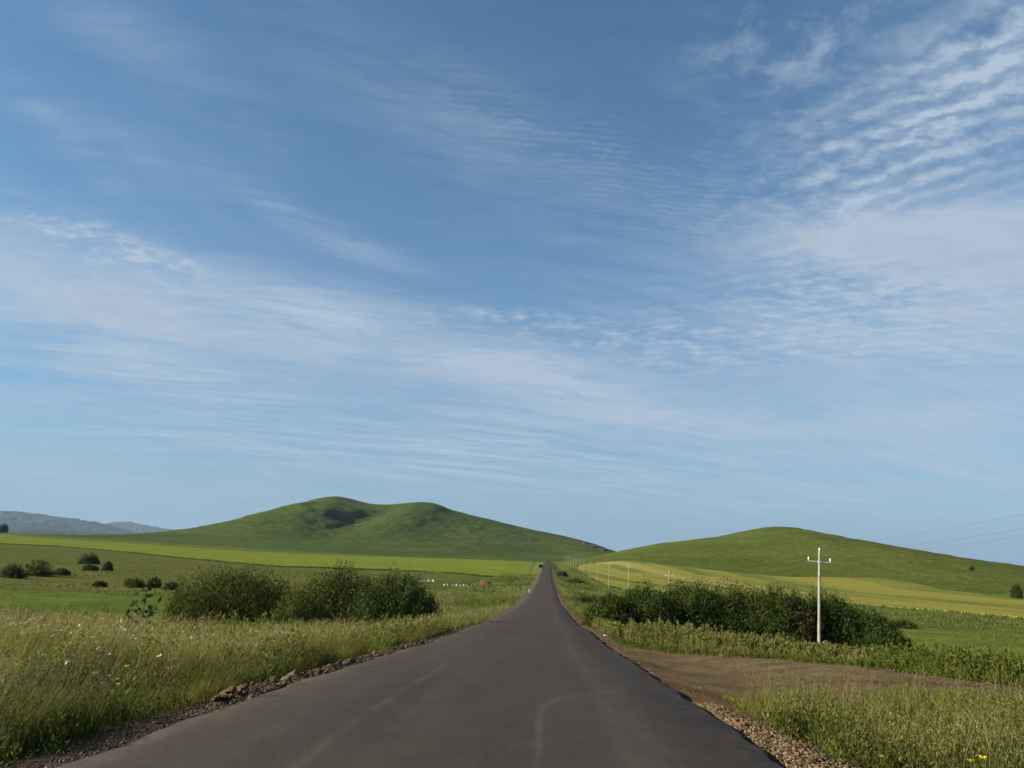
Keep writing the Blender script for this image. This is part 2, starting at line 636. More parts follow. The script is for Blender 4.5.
# ------------------------------------------------------------------ hills
def hill(name, sil, Yr, wf, wb, label, mat, nx=420, ny=200, shape=None, power=1.0, amp=3.0, seed=0):
    pts = np.array([at_depth(x, y, Yr) for x, y in sil])
    o = np.argsort(pts[:, 0])
    rz = hermite([(p[0], p[2]) for p in pts[o]])
    X = np.linspace(pts[:, 0].min(), pts[:, 0].max(), nx)
    tt = np.concatenate([np.linspace(-1, 0, ny), np.linspace(0, 1, ny // 2)[1:]])
    XX, TT = np.meshgrid(X, tt)
    YY = Yr + np.where(TT < 0, TT * wf, TT * wb)
    g = ground(XX, YY)
    top = rz(XX)
    uu = np.clip(1 + TT, 0, 1)
    bell = np.where(TT < 0, uu**2 * (1.62 - .62 * uu), 1 - sm(0, 1, TT))
    Z = g + np.maximum(top - g, 0) * bell
    if shape is not None:
        Z = Z + shape(XX, YY, TT, Z - g)
    Z = Z + (fbm(XX * .012, YY * .012, 90 + seed, 5) - .5) * amp * bell * (1 - .7 * np.exp(-(TT / .08)**2)) + (fbm(XX * .06, YY * .045, 95 + seed, 4) - .5) * amp * .42 * np.clip(bell * 3, 0, 1) * (1 - .6 * np.exp(-(TT / .05)**2))
    Z = Z - 4.0 * (1 - sm(0, .06, np.minimum(bell, 1))) - 3 * (top < g)
    return tag(link(name, grid_mesh(name, np.stack([XX, YY, Z], -1)), mat), label, 'hill', kind='structure'), (XX, YY, Z)


def hill_mat(name, c0, c1, c2, rock=None):
    m, nt, b = new_mat(name)
    p = wpos(nt)
    a, bb, cc = noise(nt, p, .006, 6, .65), noise(nt, p, .03, 8, .72), noise(nt, p, .22, 6, .75)
    sep = nt.nodes.new('ShaderNodeSeparateXYZ')
    nt.links.new(p, sep.inputs[0])
    X, Y, Z = (N(nt, sep.outputs[i]) for i in range(3))
    # sheep paths and wash lines: thin bands along and down the slope
    tr = noise(nt, comb(nt, X * .004, Y * .004, Z * .16), 1.6, 6, .7)
    gul = noise(nt, comb(nt, X * .03 + bb * .5, Y * .004, 0.0), 1.0, 5, .65)
    c = mixc(nt, a.ss(.38, .62), c0, c1)
    c = mixc(nt, bb.ss(.46, .64) * .7, c, c2)
    c = mixc(nt, tr.ss(.52, .66) * .45, c, tuple(v * 1.25 for v in c1))
    c = mixc(nt, gul.ss(.56, .70) * .4, c, tuple(v * .8 for v in c2))
    c = mixc(nt, 1.0, c, mixc(nt, (cc * .55 + bb * .45).ss(.34, .66), (.60,) * 3, (1.32,) * 3), 'MULTIPLY')
    if rock:
        c = mixc(nt, (bb * .6 + cc * .5).ss(.62, .70) * .7 * (Z.ss(25, 60)), c, rock)
    nt.links.new(c, b.inputs['Base Color'])
    bump(nt, b, cc + bb * 1.5, .8, 3.0)
    return m


def spur_shape(X, Y, T, H):
    """a spur with a steep east face coming down from the left summit, and a knoll on the right one"""
    x0 = at_depth(362, 500, 1900)[0] + (T + .15) * 30
    along = sm(-.70, -.40, T) * (1 - sm(-.26, -.06, T))
    d = X - x0
    rag = 1 + .8 * (fbm(X * .02, Y * .02, 63) - .5)
    s = np.where(d < 0, np.exp(-(d / 150)**2), np.exp(-(d / (50 * rag))**2)) * 18 * rag
    bowl = -5 * np.exp(-((d - 90) / 55)**2)
    x1 = at_depth(425, 500, 1900)[0]
    kn = 10 * np.exp(-((X - x1 + 20) / 60)**2) * sm(-.55, -.35, T) * (1 - sm(-.3, -.12, T))
    gully = -6 * np.exp(-((X - at_depth(385, 500, 1900)[0] - (T + .3) * 120) / 40)**2) * sm(-.6, -.3, T) * (1 - sm(-.2, 0, T))
    return (s + bowl) * along + kn + gully


M_HILL_L = hill_mat('hill_grass', (.049, .070, .016), (.070, .091, .022), (.035, .051, .014), (.085, .076, .050))
M_HILL_R = hill_mat('hill_grass_warm', (.068, .087, .018), (.090, .105, .023), (.048, .065, .016))
h1, H1 = hill('hill', [(120, 553), (160, 550), (182, 546.5), (200, 541), (225, 532), (250, 522), (275, 512.8), (300, 503.5), (318, 498.5), (335, 496.5), (350, 498.5), (365, 502.5),
               (385, 504.3), (405, 503), (425, 502), (438, 504), (450, 509), (465, 513.5), (490, 519.5), (520, 527), (545, 532), (575, 538.5), (600, 546), (612, 550.5), (640, 556), (680, 564), (740, 570)],
              1900, 850, 900, 'dark green twin topped hill left of the road end', M_HILL_L, shape=spur_shape, amp=9)
h2, H2 = hill('hill', [(540, 568), (575, 562), (600, 556.5), (618, 552), (640, 547.5), (660, 543.5), (690, 540), (720, 536.5), (750, 530.5), (768, 527.3), (780, 526.8), (795, 527.8), (820, 533), (860, 543),
               (900, 552.5), (950, 563), (1000, 571), (1024, 574.5), (1100, 583), (1200, 590), (1320, 597)],
              980, 640, 600, 'round smooth green hill right of the road', M_HILL_R, amp=5, seed=5)


def hill_z(H, X, Y):
    """height of a hill's surface over X, Y (far below where the hill is not)"""
    XX, YY, ZZ = H
    xs_, ys_ = XX[0], YY[:, 0]
    X, Y = np.asarray(X, float), np.asarray(Y, float)
    i = np.clip(np.searchsorted(xs_, X) - 1, 0, len(xs_) - 2)
    j = np.clip(np.searchsorted(ys_, Y) - 1, 0, len(ys_) - 2)
    u, v_ = (X - xs_[i]) / (xs_[i + 1] - xs_[i]), (Y - ys_[j]) / (ys_[j + 1] - ys_[j])
    z = (ZZ[j, i] * (1 - u) + ZZ[j, i + 1] * u) * (1 - v_) + (ZZ[j + 1, i] * (1 - u) + ZZ[j + 1, i + 1] * u) * v_
    return np.where((X < xs_[0]) | (X > xs_[-1]) | (Y < ys_[0]) | (Y > ys_[-1]), -999.0, z)


def surf(X, Y):
    return np.maximum(ground(X, Y), hill_z(H2, X, Y))


def hit_hill(px, py):
    d = ray(px, py)
    P = d[None] * np.geomspace(20, 1500, 6000)[:, None]
    below = P[:, 2] < surf(P[:, 0], P[:, 1])
    i = int(np.argmax(below))
    return P[i] if below[i] else P[-1]


crop('crop_field', [(0, 544), (63, 547), (127, 552.4), (190, 559), (254, 565), (277, 567), (336, 569), (394, 570.5), (453, 573.5), (481, 576.5), (527, 578)],
     [(0, 535), (63, 539.8), (127, 543.7), (178, 547.2), (248, 552), (300, 554.5), (336, 555.8), (395, 557.5), (453, 559.3), (490, 560.5), (533, 562.3)],
     .6, crop_mat('bright_crop', (.132, .160, .022), (.108, .138, .022), (.150, .172, .028), .3, 14, .6),
     'bright yellow green crop field below the twin hill', ext=(900, 0))
pa_, pb_ = hit_hill(640, 569), hit_hill(700, 583)
YANG = math.atan2(pb_[1] - pa_[1], pb_[0] - pa_[0])
YANG += math.pi / 2
YB = [(pa_[0] * math.cos(YANG) + pa_[1] * math.sin(YANG), 5, (.26, .215, .07))]
crop('crop_field', [(577, 568), (590, 578), (606, 586), (624, 590), (660, 592), (720, 597), (790, 601), (850, 605), (877, 606.5), (950, 612), (1024, 619)],
     [(580, 565), (600, 562.7), (623, 561.2), (660, 565), (713, 571), (760, 575.5), (792, 578), (879, 578.5), (920, 585), (964, 593), (1024, 601)],
     .45, crop_mat('yellow_crop', (.195, .182, .040), (.104, .124, .028), (.21, .188, .046), YANG, 20, 1.0, YB),
     'yellow striped crop field below the right hill', ext=(0, 300), find=hit_hill, top=surf)

M_FAR = hill_mat('far_hill_grass', (.045, .055, .022), (.055, .064, .025), (.036, .044, .02))
hill('hill', [(-260, 520), (-150, 514), (-60, 508), (0, 511), (30, 513.5), (50, 517), (75, 519.5), (95, 524.5), (110, 529), (140, 536), (170, 542), (200, 546)],
     12500, 5000, 2500, 'far hazy hill at the left edge of the valley', M_FAR, amp=110, seed=9)
hill('hill', [(30, 538), (60, 530), (90, 526), (105, 524), (122, 521.8), (135, 523.5), (150, 526.8), (170, 530), (190, 533.3), (215, 539), (260, 546)],
     18000, 4500, 2500, 'far blue hill beside the twin topped hill', M_FAR, amp=120, seed=12)
hill('hill', [(-260, 536), (-120, 531), (0, 529), (60, 531), (110, 534), (150, 537), (190, 540), (240, 545)],
     7500, 2500, 1500, 'low far ridge in front of the hazy hills on the left', M_FAR, amp=50, seed=14)


def on_hill(H, px, py):
    """first point of hill H on the ray through a place seen on it"""
    XX, YY, ZZ = H
    d = ray(px, py)
    for t in np.linspace(300, 2600, 1400):
        q = d * t / d[1]
        j = int(np.clip(np.searchsorted(YY[:, 0], q[1]), 0, YY.shape[0] - 1))
        i = int(np.clip(np.searchsorted(XX[0], q[0]), 0, XX.shape[1] - 1))
        if YY[0, 0] < q[1] and q[2] < ZZ[j, i]:
            return np.array([q[0], q[1], ZZ[j, i]])
    return d * 1500 / d[1]


# ------------------------------------------------------------------ vegetation builders
def blades(P, H, W, az, lean, c0, c1, seg=3, face=None):
    n = len(P)
    face = rng.uniform(0, math.pi, n) if face is None else face
    t = np.linspace(0, 1, seg + 1)
    dirx, diry = np.cos(az), np.sin(az)
    sx, sy = np.cos(face), np.sin(face)
    V = np.zeros((n, seg + 1, 2, 3))
    C = np.zeros((n, seg + 1, 2, 3))
    for i, u in enumerate(t):
        off = lean * H * u**1.8
        cx = P[:, 0] + dirx * off
        cy = P[:, 1] + diry * off
        cz = P[:, 2] + H * u * (1 - .35 * lean * u)
        w = W * (1 - .85 * u**1.5) * .5
        for k, sg in enumerate((-1, 1)):
            V[:, i, k, 0] = cx + sg * sx * w
            V[:, i, k, 1] = cy + sg * sy * w
            V[:, i, k, 2] = cz
            C[:, i, k] = c0 + (c1 - c0) * u**1.5
    idx = np.arange(n * (seg + 1) * 2).reshape(n, seg + 1, 2)
    Q = np.stack([idx[:, :-1, 0], idx[:, :-1, 1], idx[:, 1:, 1], idx[:, 1:, 0]], -1).reshape(-1, 4)
    return V.reshape(-1, 3), Q, C.reshape(-1, 3)


def leaves(P, D, L, W, col, fold=None):
    """one rhombic leaf per point, long axis D (n,3)"""
    n = len(P)
    D = D / (np.linalg.norm(D, axis=1)[:, None] + 1e-9)
    r = rng.normal(size=(n, 3))
    S = np.cross(D, r)
    S /= np.linalg.norm(S, axis=1)[:, None] + 1e-9
    L = np.broadcast_to(np.asarray(L, float), (n,))[:, None]
    W = np.broadcast_to(np.asarray(W, float), (n,))[:, None]
    V = np.stack([P, P + D * L * .45 + S * W * .5, P + D * L, P + D * L * .45 - S * W * .5], 1)
    Q = np.arange(n * 4).reshape(n, 4)
    C = np.repeat(col[:, None], 4, 1)
    return V.reshape(-1, 3), Q, C.reshape(-1, 3)


def pick(pal, n, w=None):
    pal = np.array(pal)
    i = rng.choice(len(pal), n, p=None if w is None else np.array(w) / np.sum(w))
    return pal[i] * rng.uniform(.75, 1.25, (n, 1))


def scatter(area, dens, x0, x1, y0, y1, keep):
    """random points over a box, kept with probability keep(X,Y)"""
    n = int((x1 - x0) * (y1 - y0) * dens)
    X, Y = rng.uniform(x0, x1, n), rng.uniform(y0, y1, n)
    k = rng.random(n) < keep(X, Y)
    X, Y = X[k], Y[k]
    return np.stack([X, Y, ground(X, Y)], 1)


def in_view(X, Y, m=1.5):
    return (X > -.74 * Y - m) & (X < .66 * Y + m)


WIND = .35


def add_grass(mb, P, hmin, hmax, w, lean, c0, c1, seg=3, hscale=None):
    n = len(P)
    if n == 0:
        return
    H = rng.uniform(hmin, hmax, n)
    if hscale is not None:
        H = H * hscale
    az = np.where(rng.random(n) < .6, rng.normal(WIND, .7, n), rng.uniform(0, 2 * math.pi, n))
    mb.add(*blades(P, H, w * rng.uniform(.7, 1.3, n), az, lean * rng.uniform(.3, 1.5, n), c0, c1, seg)[:2])
    V = mb.V[-1]
    mb.C.append(_lastcol(c0, c1, n, seg))


def _lastcol(c0, c1, n, seg):
    t = np.linspace(0, 1, seg + 1)**1.5
    C = c0[:, None, None] + (c1 - c0)[:, None, None] * t[None, :, None, None]
    return np.repeat(C, 2, 2).reshape(-1, 3)


def plume(mb, base, h, leafn, L, pal, lean=(0.1, 0), spread=.16, w=None):
    """a leafy plumed weed: stem and many narrow leaves up its height"""
    n = leafn
    u = rng.random(n)**.8
    a = rng.uniform(0, 2 * math.pi, n)
    rad = spread * (1.05 - u) * rng.uniform(.2, 1, n) * h
    q = np.stack([base[0] + lean[0] * h * u**1.6 + np.cos(a) * rad, base[1] + lean[1] * h * u**1.6 + np.sin(a) * rad, base[2] + h * u * .95], 1)
    D = np.stack([np.cos(a) * .5, np.sin(a) * .5, rng.uniform(.3, 1.4, n)], 1)
    V, Q, C = leaves(q, D, L * rng.uniform(.6, 1.4, n) * (1.15 - .6 * u), L * .26 * rng.uniform(.7, 1.3, n), pick(pal, n, w))
    mb.add(V, Q, C)


# palettes (leaf colours)
G_LUSH = [(.040, .078, .010), (.056, .092, .012), (.070, .102, .014)]
G_MID = [(.078, .100, .016), (.100, .118, .022), (.066, .088, .015)]
G_PALE = [(.135, .143, .046), (.160, .160, .060), (.115, .128, .036)]
STRAW = [(.175, .150, .060), (.205, .175, .078), (.150, .125, .048), (.120, .092, .040)]
LUSH_L = [(.050, .066, .012), (.068, .082, .014), (.086, .094, .018), (.044, .050, .014), (.060, .056, .022)]
WILLOW_ = [(.034, .052, .011), (.045, .064, .013)]
RUST = [(.105, .070, .035), (.09, .062, .032), (.13, .09, .045)]


def L3(a, b, t):
    return a + (b - a) * t[:, None]


# ---- tall grass on the left bank
gl = MB()


def left_keep(X, Y):
    s = RC - RH - X
    off = .75 + 0.7 * fbm(Y * .9, X * 0, 15) + .2 * (1 - sm(9, 12, Y))
    return np.where((s > off * .75) & in_view(X, Y), np.clip(sm(off * .55, off * 1.15, s), 0, 1) * (.22 + .95 * sm(.32, .58, fbm(X * .9, Y * .7, 16))), 0)


for (y0, y1, dens, w, seg) in ((3.5, 9, 1500, .007, 4), (9, 15, 900, .009, 3), (15, 25, 520, .013, 3), (25, 40, 240, .02, 3), (40, 52, 110, .03, 2)):
    P = scatter(None, dens, -.76 * y1 - 2, -4.4, y0, y1, left_keep)
    n = len(P)
    t = fbm(P[:, 0] * .22, P[:, 1] * .22, 18)
    s = RC - RH - P[:, 0]
    lush = np.clip(1 - sm(1.0, 3.8, s + 4.5 * (t - .5)), 0, 1)
    straw = sm(.46, .66, t + .10 * sm(12, 22, P[:, 1]))
    a = pick(G_MID + LUSH_L, n)
    c0 = L3(a, pick(LUSH_L, n), lush)
    patchy = fbm(P[:, 0] * .9, P[:, 1] * .45, 20)
    a = a * (.75 + 1.1 * sm(.3, .7, patchy))[:, None] * [1.12, 1.08, .9]
    c0 = c0 * (.75 + 1.0 * sm(.3, .7, patchy))[:, None]
    c1 = L3(L3(a, pick(STRAW + G_PALE + G_PALE, n) * 1.35, np.clip(straw * .7 + .16, 0, 1) * (1 - .6 * lush)), pick(LUSH_L + G_MID, n), lush * .6)
    hs = (.35 + 1.15 * fbm(P[:, 0] * .55, P[:, 1] * .55, 19)) * (1 - .3 * lush)
    add_grass(gl, P, .45, 1.0, w, .45, c0, c1, seg, hs)
# seed stalks standing above
for (y0, y1, dens, w) in ((5, 14, 60, .006), (14, 28, 45, .011), (28, 48, 20, .02)):
    P = scatter(None, dens, -.76 * y1 - 2, -5.2, y0, y1, left_keep)
    n = len(P)
    hs = (.6 + .6 * fbm(P[:, 0] * .35, P[:, 1] * .35, 19))
    H = rng.uniform(.85, 1.25, n) * hs
    az, ln = rng.normal(.25, .7, n), rng.uniform(.1, .35, n)
    add_grass(gl, P, 1, 1.0001, w * .55, .3, pick(G_PALE, n), pick(G_PALE + STRAW, n), 3, H)
    # feathery heads
    for k in range(5):
        u = .78 + .05 * k
        Q = P + np.stack([np.cos(az) * ln * H * u**1.8, np.sin(az) * ln * H * u**1.8, H * u * .95], 1)
        D = np.stack([np.cos(az) * .5 + rng.normal(0, .35, n), np.sin(az) * .5 + rng.normal(0, .35, n), np.ones(n)], 1)
        rust = np.exp(-((P[:, 0] + 13.5) / 4)**2 - ((P[:, 1] - 21) / 5)**2)[:, None]
        gl.add(*leaves(Q, D, w * 7, w * 1.1, pick(G_PALE + G_PALE + STRAW, n) * (1 - rust) + pick(RUST + STRAW[:1], n) * rust))
gl.C = [np.minimum(c_ * [1.28, 1.22, 1.2], .4) for c_ in gl.C]
tag(link('grass', gl.mesh('grass'), M_GRASS), 'tall seeding grass on the bank left of the road', 'grass', kind='stuff')

# ---- leafy weeds on the left bank: plumed ones toward the shrub, low broad leaves by the kerb
wl = MB()
for i in range(1500):
    Y = rng.uniform(14, 42)
    X = -rng.uniform(4.9, 4.9 + 9 * (Y / 20))
    if not in_view(X, Y, .5):
        continue
    t = fbm(np.array([X * .25]), np.array([Y * .25]), 33)[0]
    if t < .50 - .12 * min(1, max(0, (Y - 16) / 8)) * (X > -.42 * Y):
        continue
    plume(wl, (X, Y, float(ground(X, Y))), rng.uniform(.6, 1.15), 46, .12 if Y < 25 else .16, G_PALE + G_MID, (rng.uniform(-.05, .2), rng.uniform(-.1, .1)))
for i in range(1300):
    Y = 4.5 + 24 * rng.random()**1.5
    X = -3.95 - rng.uniform(.75, 3.6)
    if not in_view(X, Y, .5):
        continue
    plume(wl, (X, Y, float(ground(X, Y))), rng.uniform(.2, .55), 30, .06, LUSH_L + G_LUSH[:2], (rng.uniform(-.1, .1), rng.uniform(-.1, .1)), .4)
for i in range(260):      # tall ragged weeds standing above the grass
    Y = rng.uniform(10, 34)
    X = -rng.uniform(5.4, 5.4 + .5 * Y)
    if in_view(X, Y, .5):
        plume(wl, (X, Y, float(ground(X, Y))), rng.uniform(.8, 1.35), 64, .085 if Y < 20 else .12, (G_PALE, G_PALE + STRAW, G_MID, G_LUSH)[i % 4], (rng.uniform(0, .3), rng.uniform(-.1, .1)), .16)
for i in range(260):      # dark broad weeds at the far left bottom corner
    Y = rng.uniform(4.5, 11)
    X = -.68 * Y + rng.uniform(-.6, 1.6)
    if X > -5.0:
        continue
    plume(wl, (X, Y, float(ground(X, Y))), rng.uniform(.6, 1.0), 64, .05, [(.055, .065, .03), (.075, .078, .04), (.085, .072, .045)], (rng.uniform(-.1, .2), 0), .2)
wl.C = [np.minimum(c_ * [1.2, 1.14, 1.1], .4) for c_ in wl.C]
tag(link('weeds', wl.mesh('weeds'), M_GRASS), 'leafy green weeds among the grass left of the road', 'weeds', kind='stuff')

def along_edge(t0, t1, off):
    k_ = rng.uniform(t0, t1)
    p_ = np.array([np.interp(k_, np.arange(len(FE)), FE[:, 0]), np.interp(k_, np.arange(len(FE)), FE[:, 1])])
    i_ = min(int(k_), len(FE) - 2)
    d_ = FE[i_ + 1] - FE[i_]
    d_ = d_ / np.linalg.norm(d_)
    return k_, p_ + np.array([-d_[1], d_[0]]) * off


# ---- right foreground
gr, wr = MB(), MB()


def track_near(X):
    return np.interp(X, NE[:, 0], NE[:, 1])


def right_keep(X, Y):
    s = X - RC - RH
    lim = .75 + .75 * (1 - sm(8, 12.5, Y)) + .3 * fbm(Y * .8, X * 0, 25)
    patch = sm(.40, .54, fbm(X * .7, Y * .7, 26))
    return np.where((s > lim) & (Y < track_near(X) + .4) & in_view(X, Y), .16 + .84 * patch, 0)


for (y0, y1, dens, w, seg) in ((3.5, 9, 1100, .006, 4), (9, 17, 700, .009, 3)):
    P = scatter(None, dens, 2.8, .66 * y1 + 2, y0, y1, right_keep)
    n = len(P)
    t = fbm(P[:, 0] * .4, P[:, 1] * .4, 28)
    straw = sm(.45, .62, t)
    c0 = L3(pick(G_MID + LUSH_L, n), pick(G_PALE, n), straw * .6)
    yel = sm(-5, -1.5, P[:, 1] - track_near(P[:, 0])) * .6
    c0 = L3(c0, pick([(.125, .125, .022), (.145, .135, .026)], n), yel)
    c1 = L3(pick(G_MID, n), pick(STRAW + G_PALE, n), np.clip(.25 + straw, 0, 1))
    c1 = L3(c1, pick([(.16, .15, .028), (.18, .16, .035)], n), yel)
    s = P[:, 0] - RC - RH
    hs = (.5 + .8 * fbm(P[:, 0] * .5, P[:, 1] * .5, 29)) * (.55 + .45 * sm(1, 3.5, s)) * (1 - .3 * sm(-4.0, -1, P[:, 1] - track_near(P[:, 0])))
    add_grass(gr, P, .25, .72, w, .45, c0, c1, seg, hs)
P = scatter(None, 22, 3.4, 12, 5, 16, right_keep)
n = len(P)
H = rng.uniform(.6, 1.0, n)
add_grass(gr, P, 1, 1.0001, .008, .25, pick(G_PALE, n), pick(G_PALE + STRAW, n), 3, H)
for k in range(7):
    u = .5 + .07 * k
    D = np.stack([rng.normal(0, .4, n), rng.normal(0, .4, n), np.ones(n)], 1)
    gr.add(*leaves(P + np.array([.1, 0, 0]) * (H * u)[:, None] + np.stack([0 * H, 0 * H, H * u * .95], 1), D, .045, .011, pick(G_PALE + [(.19, .18, .04)], n)))
PE = []
for i in range(5200):
    k_, p_ = along_edge(.9, 9.2, .2 + rng.random()**1.3 * 2.4)
    PE.append((p_[0], p_[1], float(ground(p_[0], p_[1])), np.interp(k_, [.9, 1.5, 3, 4.2, 5.2, 7, 9], [1.0, 1.0, .62, .48, .42, .6, .6])))
PE = np.array(PE)
n = len(PE)
add_grass(gr, PE[:, :3], .5, 1.15, .022, .4, pick(G_PALE + G_MID, n) * 1.2, pick(G_PALE + STRAW, n) * 1.4, 3, PE[:, 3])
tag(link('grass', gr.mesh('grass'), M_GRASS), 'patchy yellow green grass between the road and the side track', 'grass', kind='stuff')
for i in range(800):
    Y = rng.uniform(4.5, 14.5)
    s = rng.uniform(1.3, 6)
    X = RC + RH + s
    if not in_view(X, Y, .5) or Y > track_near(X) or fbm(np.array([X * .6]), np.array([Y * .6]), 36)[0] < .5:
        continue
    plume(wr, (X, Y, float(ground(X, Y))), rng.uniform(.2, .5), 26, .06, LUSH_L + G_MID, (rng.uniform(-.1, .15), 0), .4)
for i in range(420):     # pale bushy weeds standing in clumps
    cx, cy = ((5.0, 10.4), (6.2, 11.2), (4.2, 9.2), (6.9, 12.4), (7.6, 11.6), (5.4, 8.6), (4.0, 11.6))[i % 7]
    X, Y = rng.normal(cx, .38), rng.normal(cy, .38)
    plume(wr, (X, Y, float(ground(X, Y))), rng.uniform(.3, .75), 56, .06, G_PALE + G_PALE + G_MID, (rng.uniform(-.1, .2), 0), .2)
for i in range(260):     # dark leafy clumps close to the rubble
    cx, cy = ((3.9, 10.6), (3.7, 9.3), (4.4, 8.2), (3.4, 11.4))[i % 4]
    X, Y = rng.normal(cx, .3), rng.normal(cy, .35)
    plume(wr, (X, Y, float(ground(X, Y))), rng.uniform(.2, .42), 34, .07, LUSH_L + G_LUSH[:1], (rng.uniform(-.1, .15), 0), .45)
# plumed weeds along the far edge of the side track


for i in range(1500):
    k_, (X, Y) = along_edge(.9, 5.15, .35 + rng.random()**1.3 * 1.9)
    h = rng.uniform(.55, 1.2) * (.65 + .7 * float(fbm(np.array([k_ * 4.0]), np.array([1.0]), 58)[0])) * np.interp(k_, [.9, 1.5, 3, 4.2, 5.15], [1.0, 1.0, .58, .42, .36])
    plume(wr, (X, Y, float(ground(X, Y))), h, 70, .16, G_PALE + G_PALE + G_MID, (rng.uniform(-.1, .18), rng.uniform(-.1, .1)), .17)
for i in range(800):
    k_, (X, Y) = along_edge(.8, 9.2, abs(rng.normal(.1, .4)))
    plume(wr, (X, Y, float(ground(X, Y))), rng.uniform(.12, .3), 26, .09, G_LUSH + G_MID, (0, 0), .4)
for i in range(900):
    k_, (X, Y) = along_edge(5.75, 9.3, .2 + rng.random()**1.5 * 3.5)
    t = fbm(np.array([X * .7]), np.array([3.0]), 39)[0]
    plume(wr, (X, Y, float(ground(X, Y))), rng.uniform(.35, .8) * (.55 + .8 * t), 50, .11, G_MID + G_LUSH + G_PALE[:1], (rng.uniform(-.1, .15), 0), .2)
for i in range(500):     # roadside strip beyond the track, down to the hollow
    Y = rng.uniform(40, 62)
    X = RC + RH + rng.uniform(1.0, 3.8)
    plume(wr, (X, Y, float(ground(X, Y))), rng.uniform(.4, .9), 36, .2, G_PALE + G_MID, (.05, 0), .2)
wr.C = [np.minimum(c_ * [1.30, 1.20, 1.2], .4) for c_ in wr.C]
tag(link('weeds', wr.mesh('weeds'), M_GRASS), 'pale plumed weeds along the side track right of the road', 'weeds', kind='stuff')

# ---- verges beyond the hollow, rough grass tufts out to a few hundred metres
gv = MB()
for (y0, y1, dens, w, h0, h1, seg) in ((28, 70, 60, .035, .35, .8, 2), (60, 110, 26, .06, .35, .75, 2), (110, 200, 9, .11, .35, .8, 2), (200, 420, 2.2, .22, .4, .9, 2)):
    for sg in (-1, 1):
        if sg > 0 and y0 < 30:
            y0 = 42
        xa, xb = (RC - RH - 20, RC - RH - 1.0) if sg < 0 else (RC + RH + 1.0, RC + RH + 16)
        P = scatter(None, dens, xa, xb, y0, y1, lambda X, Y: np.clip(.25 + fbm(X * .15, Y * .08, 44), 0, 1) * np.clip((np.abs(X - RC) - RH - .8) / 1.0, 0, 1))
        n = len(P)
        t = fbm(P[:, 0] * .12, P[:, 1] * .05, 45)
        c0 = L3(pick(G_MID + G_LUSH, n), pick(G_PALE, n), sm(.4, .65, t))
        c1 = L3(pick(G_MID, n), pick(G_PALE + STRAW[:1], n), sm(.35, .6, t))
        add_grass(gv, P, h0, h1, w, .4, c0, c1, seg, .5 + .9 * fbm(P[:, 0] * .2, P[:, 1] * .1, 46))
# sparse tussocks over the meadows
for (x0, x1, y0, y1, dens, w, h) in ((-190, -20, 60, 125, 1.6, .10, .35), (-300, -20, 115, 330, .5, .25, .5), (25, 110, 60, 120, 1.5, .10, .3), (25, 200, 115, 200, 1.0, .2, .55)):
    P = scatter(None, dens, x0, x1, y0, y1, lambda X, Y: sm(.42, .62, fbm(X * .05, Y * .05, 47)) * in_view(X, Y))
    n = len(P)
    add_grass(gv, P, h * .4, h, w, .4, pick(G_MID + G_LUSH, n), pick(G_MID + STRAW[:1], n), 2)
for E_, pal_, hh_, n in ((EDGES[0], G_LUSH + WILLOW_[:2], 1.15, 9000), (EDGES[1], G_MID + G_PALE[2:], .75, 5000)):
    u = rng.random(n) * (len(E_) - 1)
    i0 = u.astype(int)
    q_ = E_[i0] + (E_[np.minimum(i0 + 1, len(E_) - 1)] - E_[i0]) * (u - i0)[:, None]
    q_ = q_ - q_ / np.linalg.norm(q_, axis=1)[:, None] * np.abs(rng.normal(0, 2.5, n))[:, None]
    P = np.stack([q_[:, 0], q_[:, 1], ground(q_[:, 0], q_[:, 1])], 1)
    c0 = pick(pal_, n)
    add_grass(gv, P, hh_ * .6, hh_ * 1.1, .35, .4, c0, c0, 2)
tag(link('grass', gv.mesh('grass'), M_GRASS), 'rough grass tufts on the verges and meadows beyond the hollow', 'grass', kind='stuff')

# ------------------------------------------------------------------ flowers
wf = MB()
for (cx, cy, rad, n) in ((-13.5, 20, 3.5, 130), (-11, 17, 3, 60), (-16, 24, 4, 70), (-8, 13, 3, 25), (-4.9 - 1.5, 17.5, 1.2, 20)):
    X, Y = rng.normal(cx, rad * .6, n), rng.normal(cy, rad * .5, n)
    Z = ground(X, Y) + rng.uniform(.6, .95, n)
    ok = X < -5.2
    P = np.stack([X, Y, Z], 1)[ok]
    for k in range(5):
        D = rng.normal(size=(len(P), 3)) * [1, 1, .35]
        wf.add(*leaves(P, D, .045, .04, pick([(.55, .50, .47), (.6, .56, .52), (.5, .42, .42)], len(P))))
tag(link('white_flowers', wf.mesh('white_flowers'), M_GRASS), 'small white flower heads scattered in the tall grass left of the road', 'flowers', kind='stuff')
M_PETAL = foliage_mat('yellow_petals', .3)


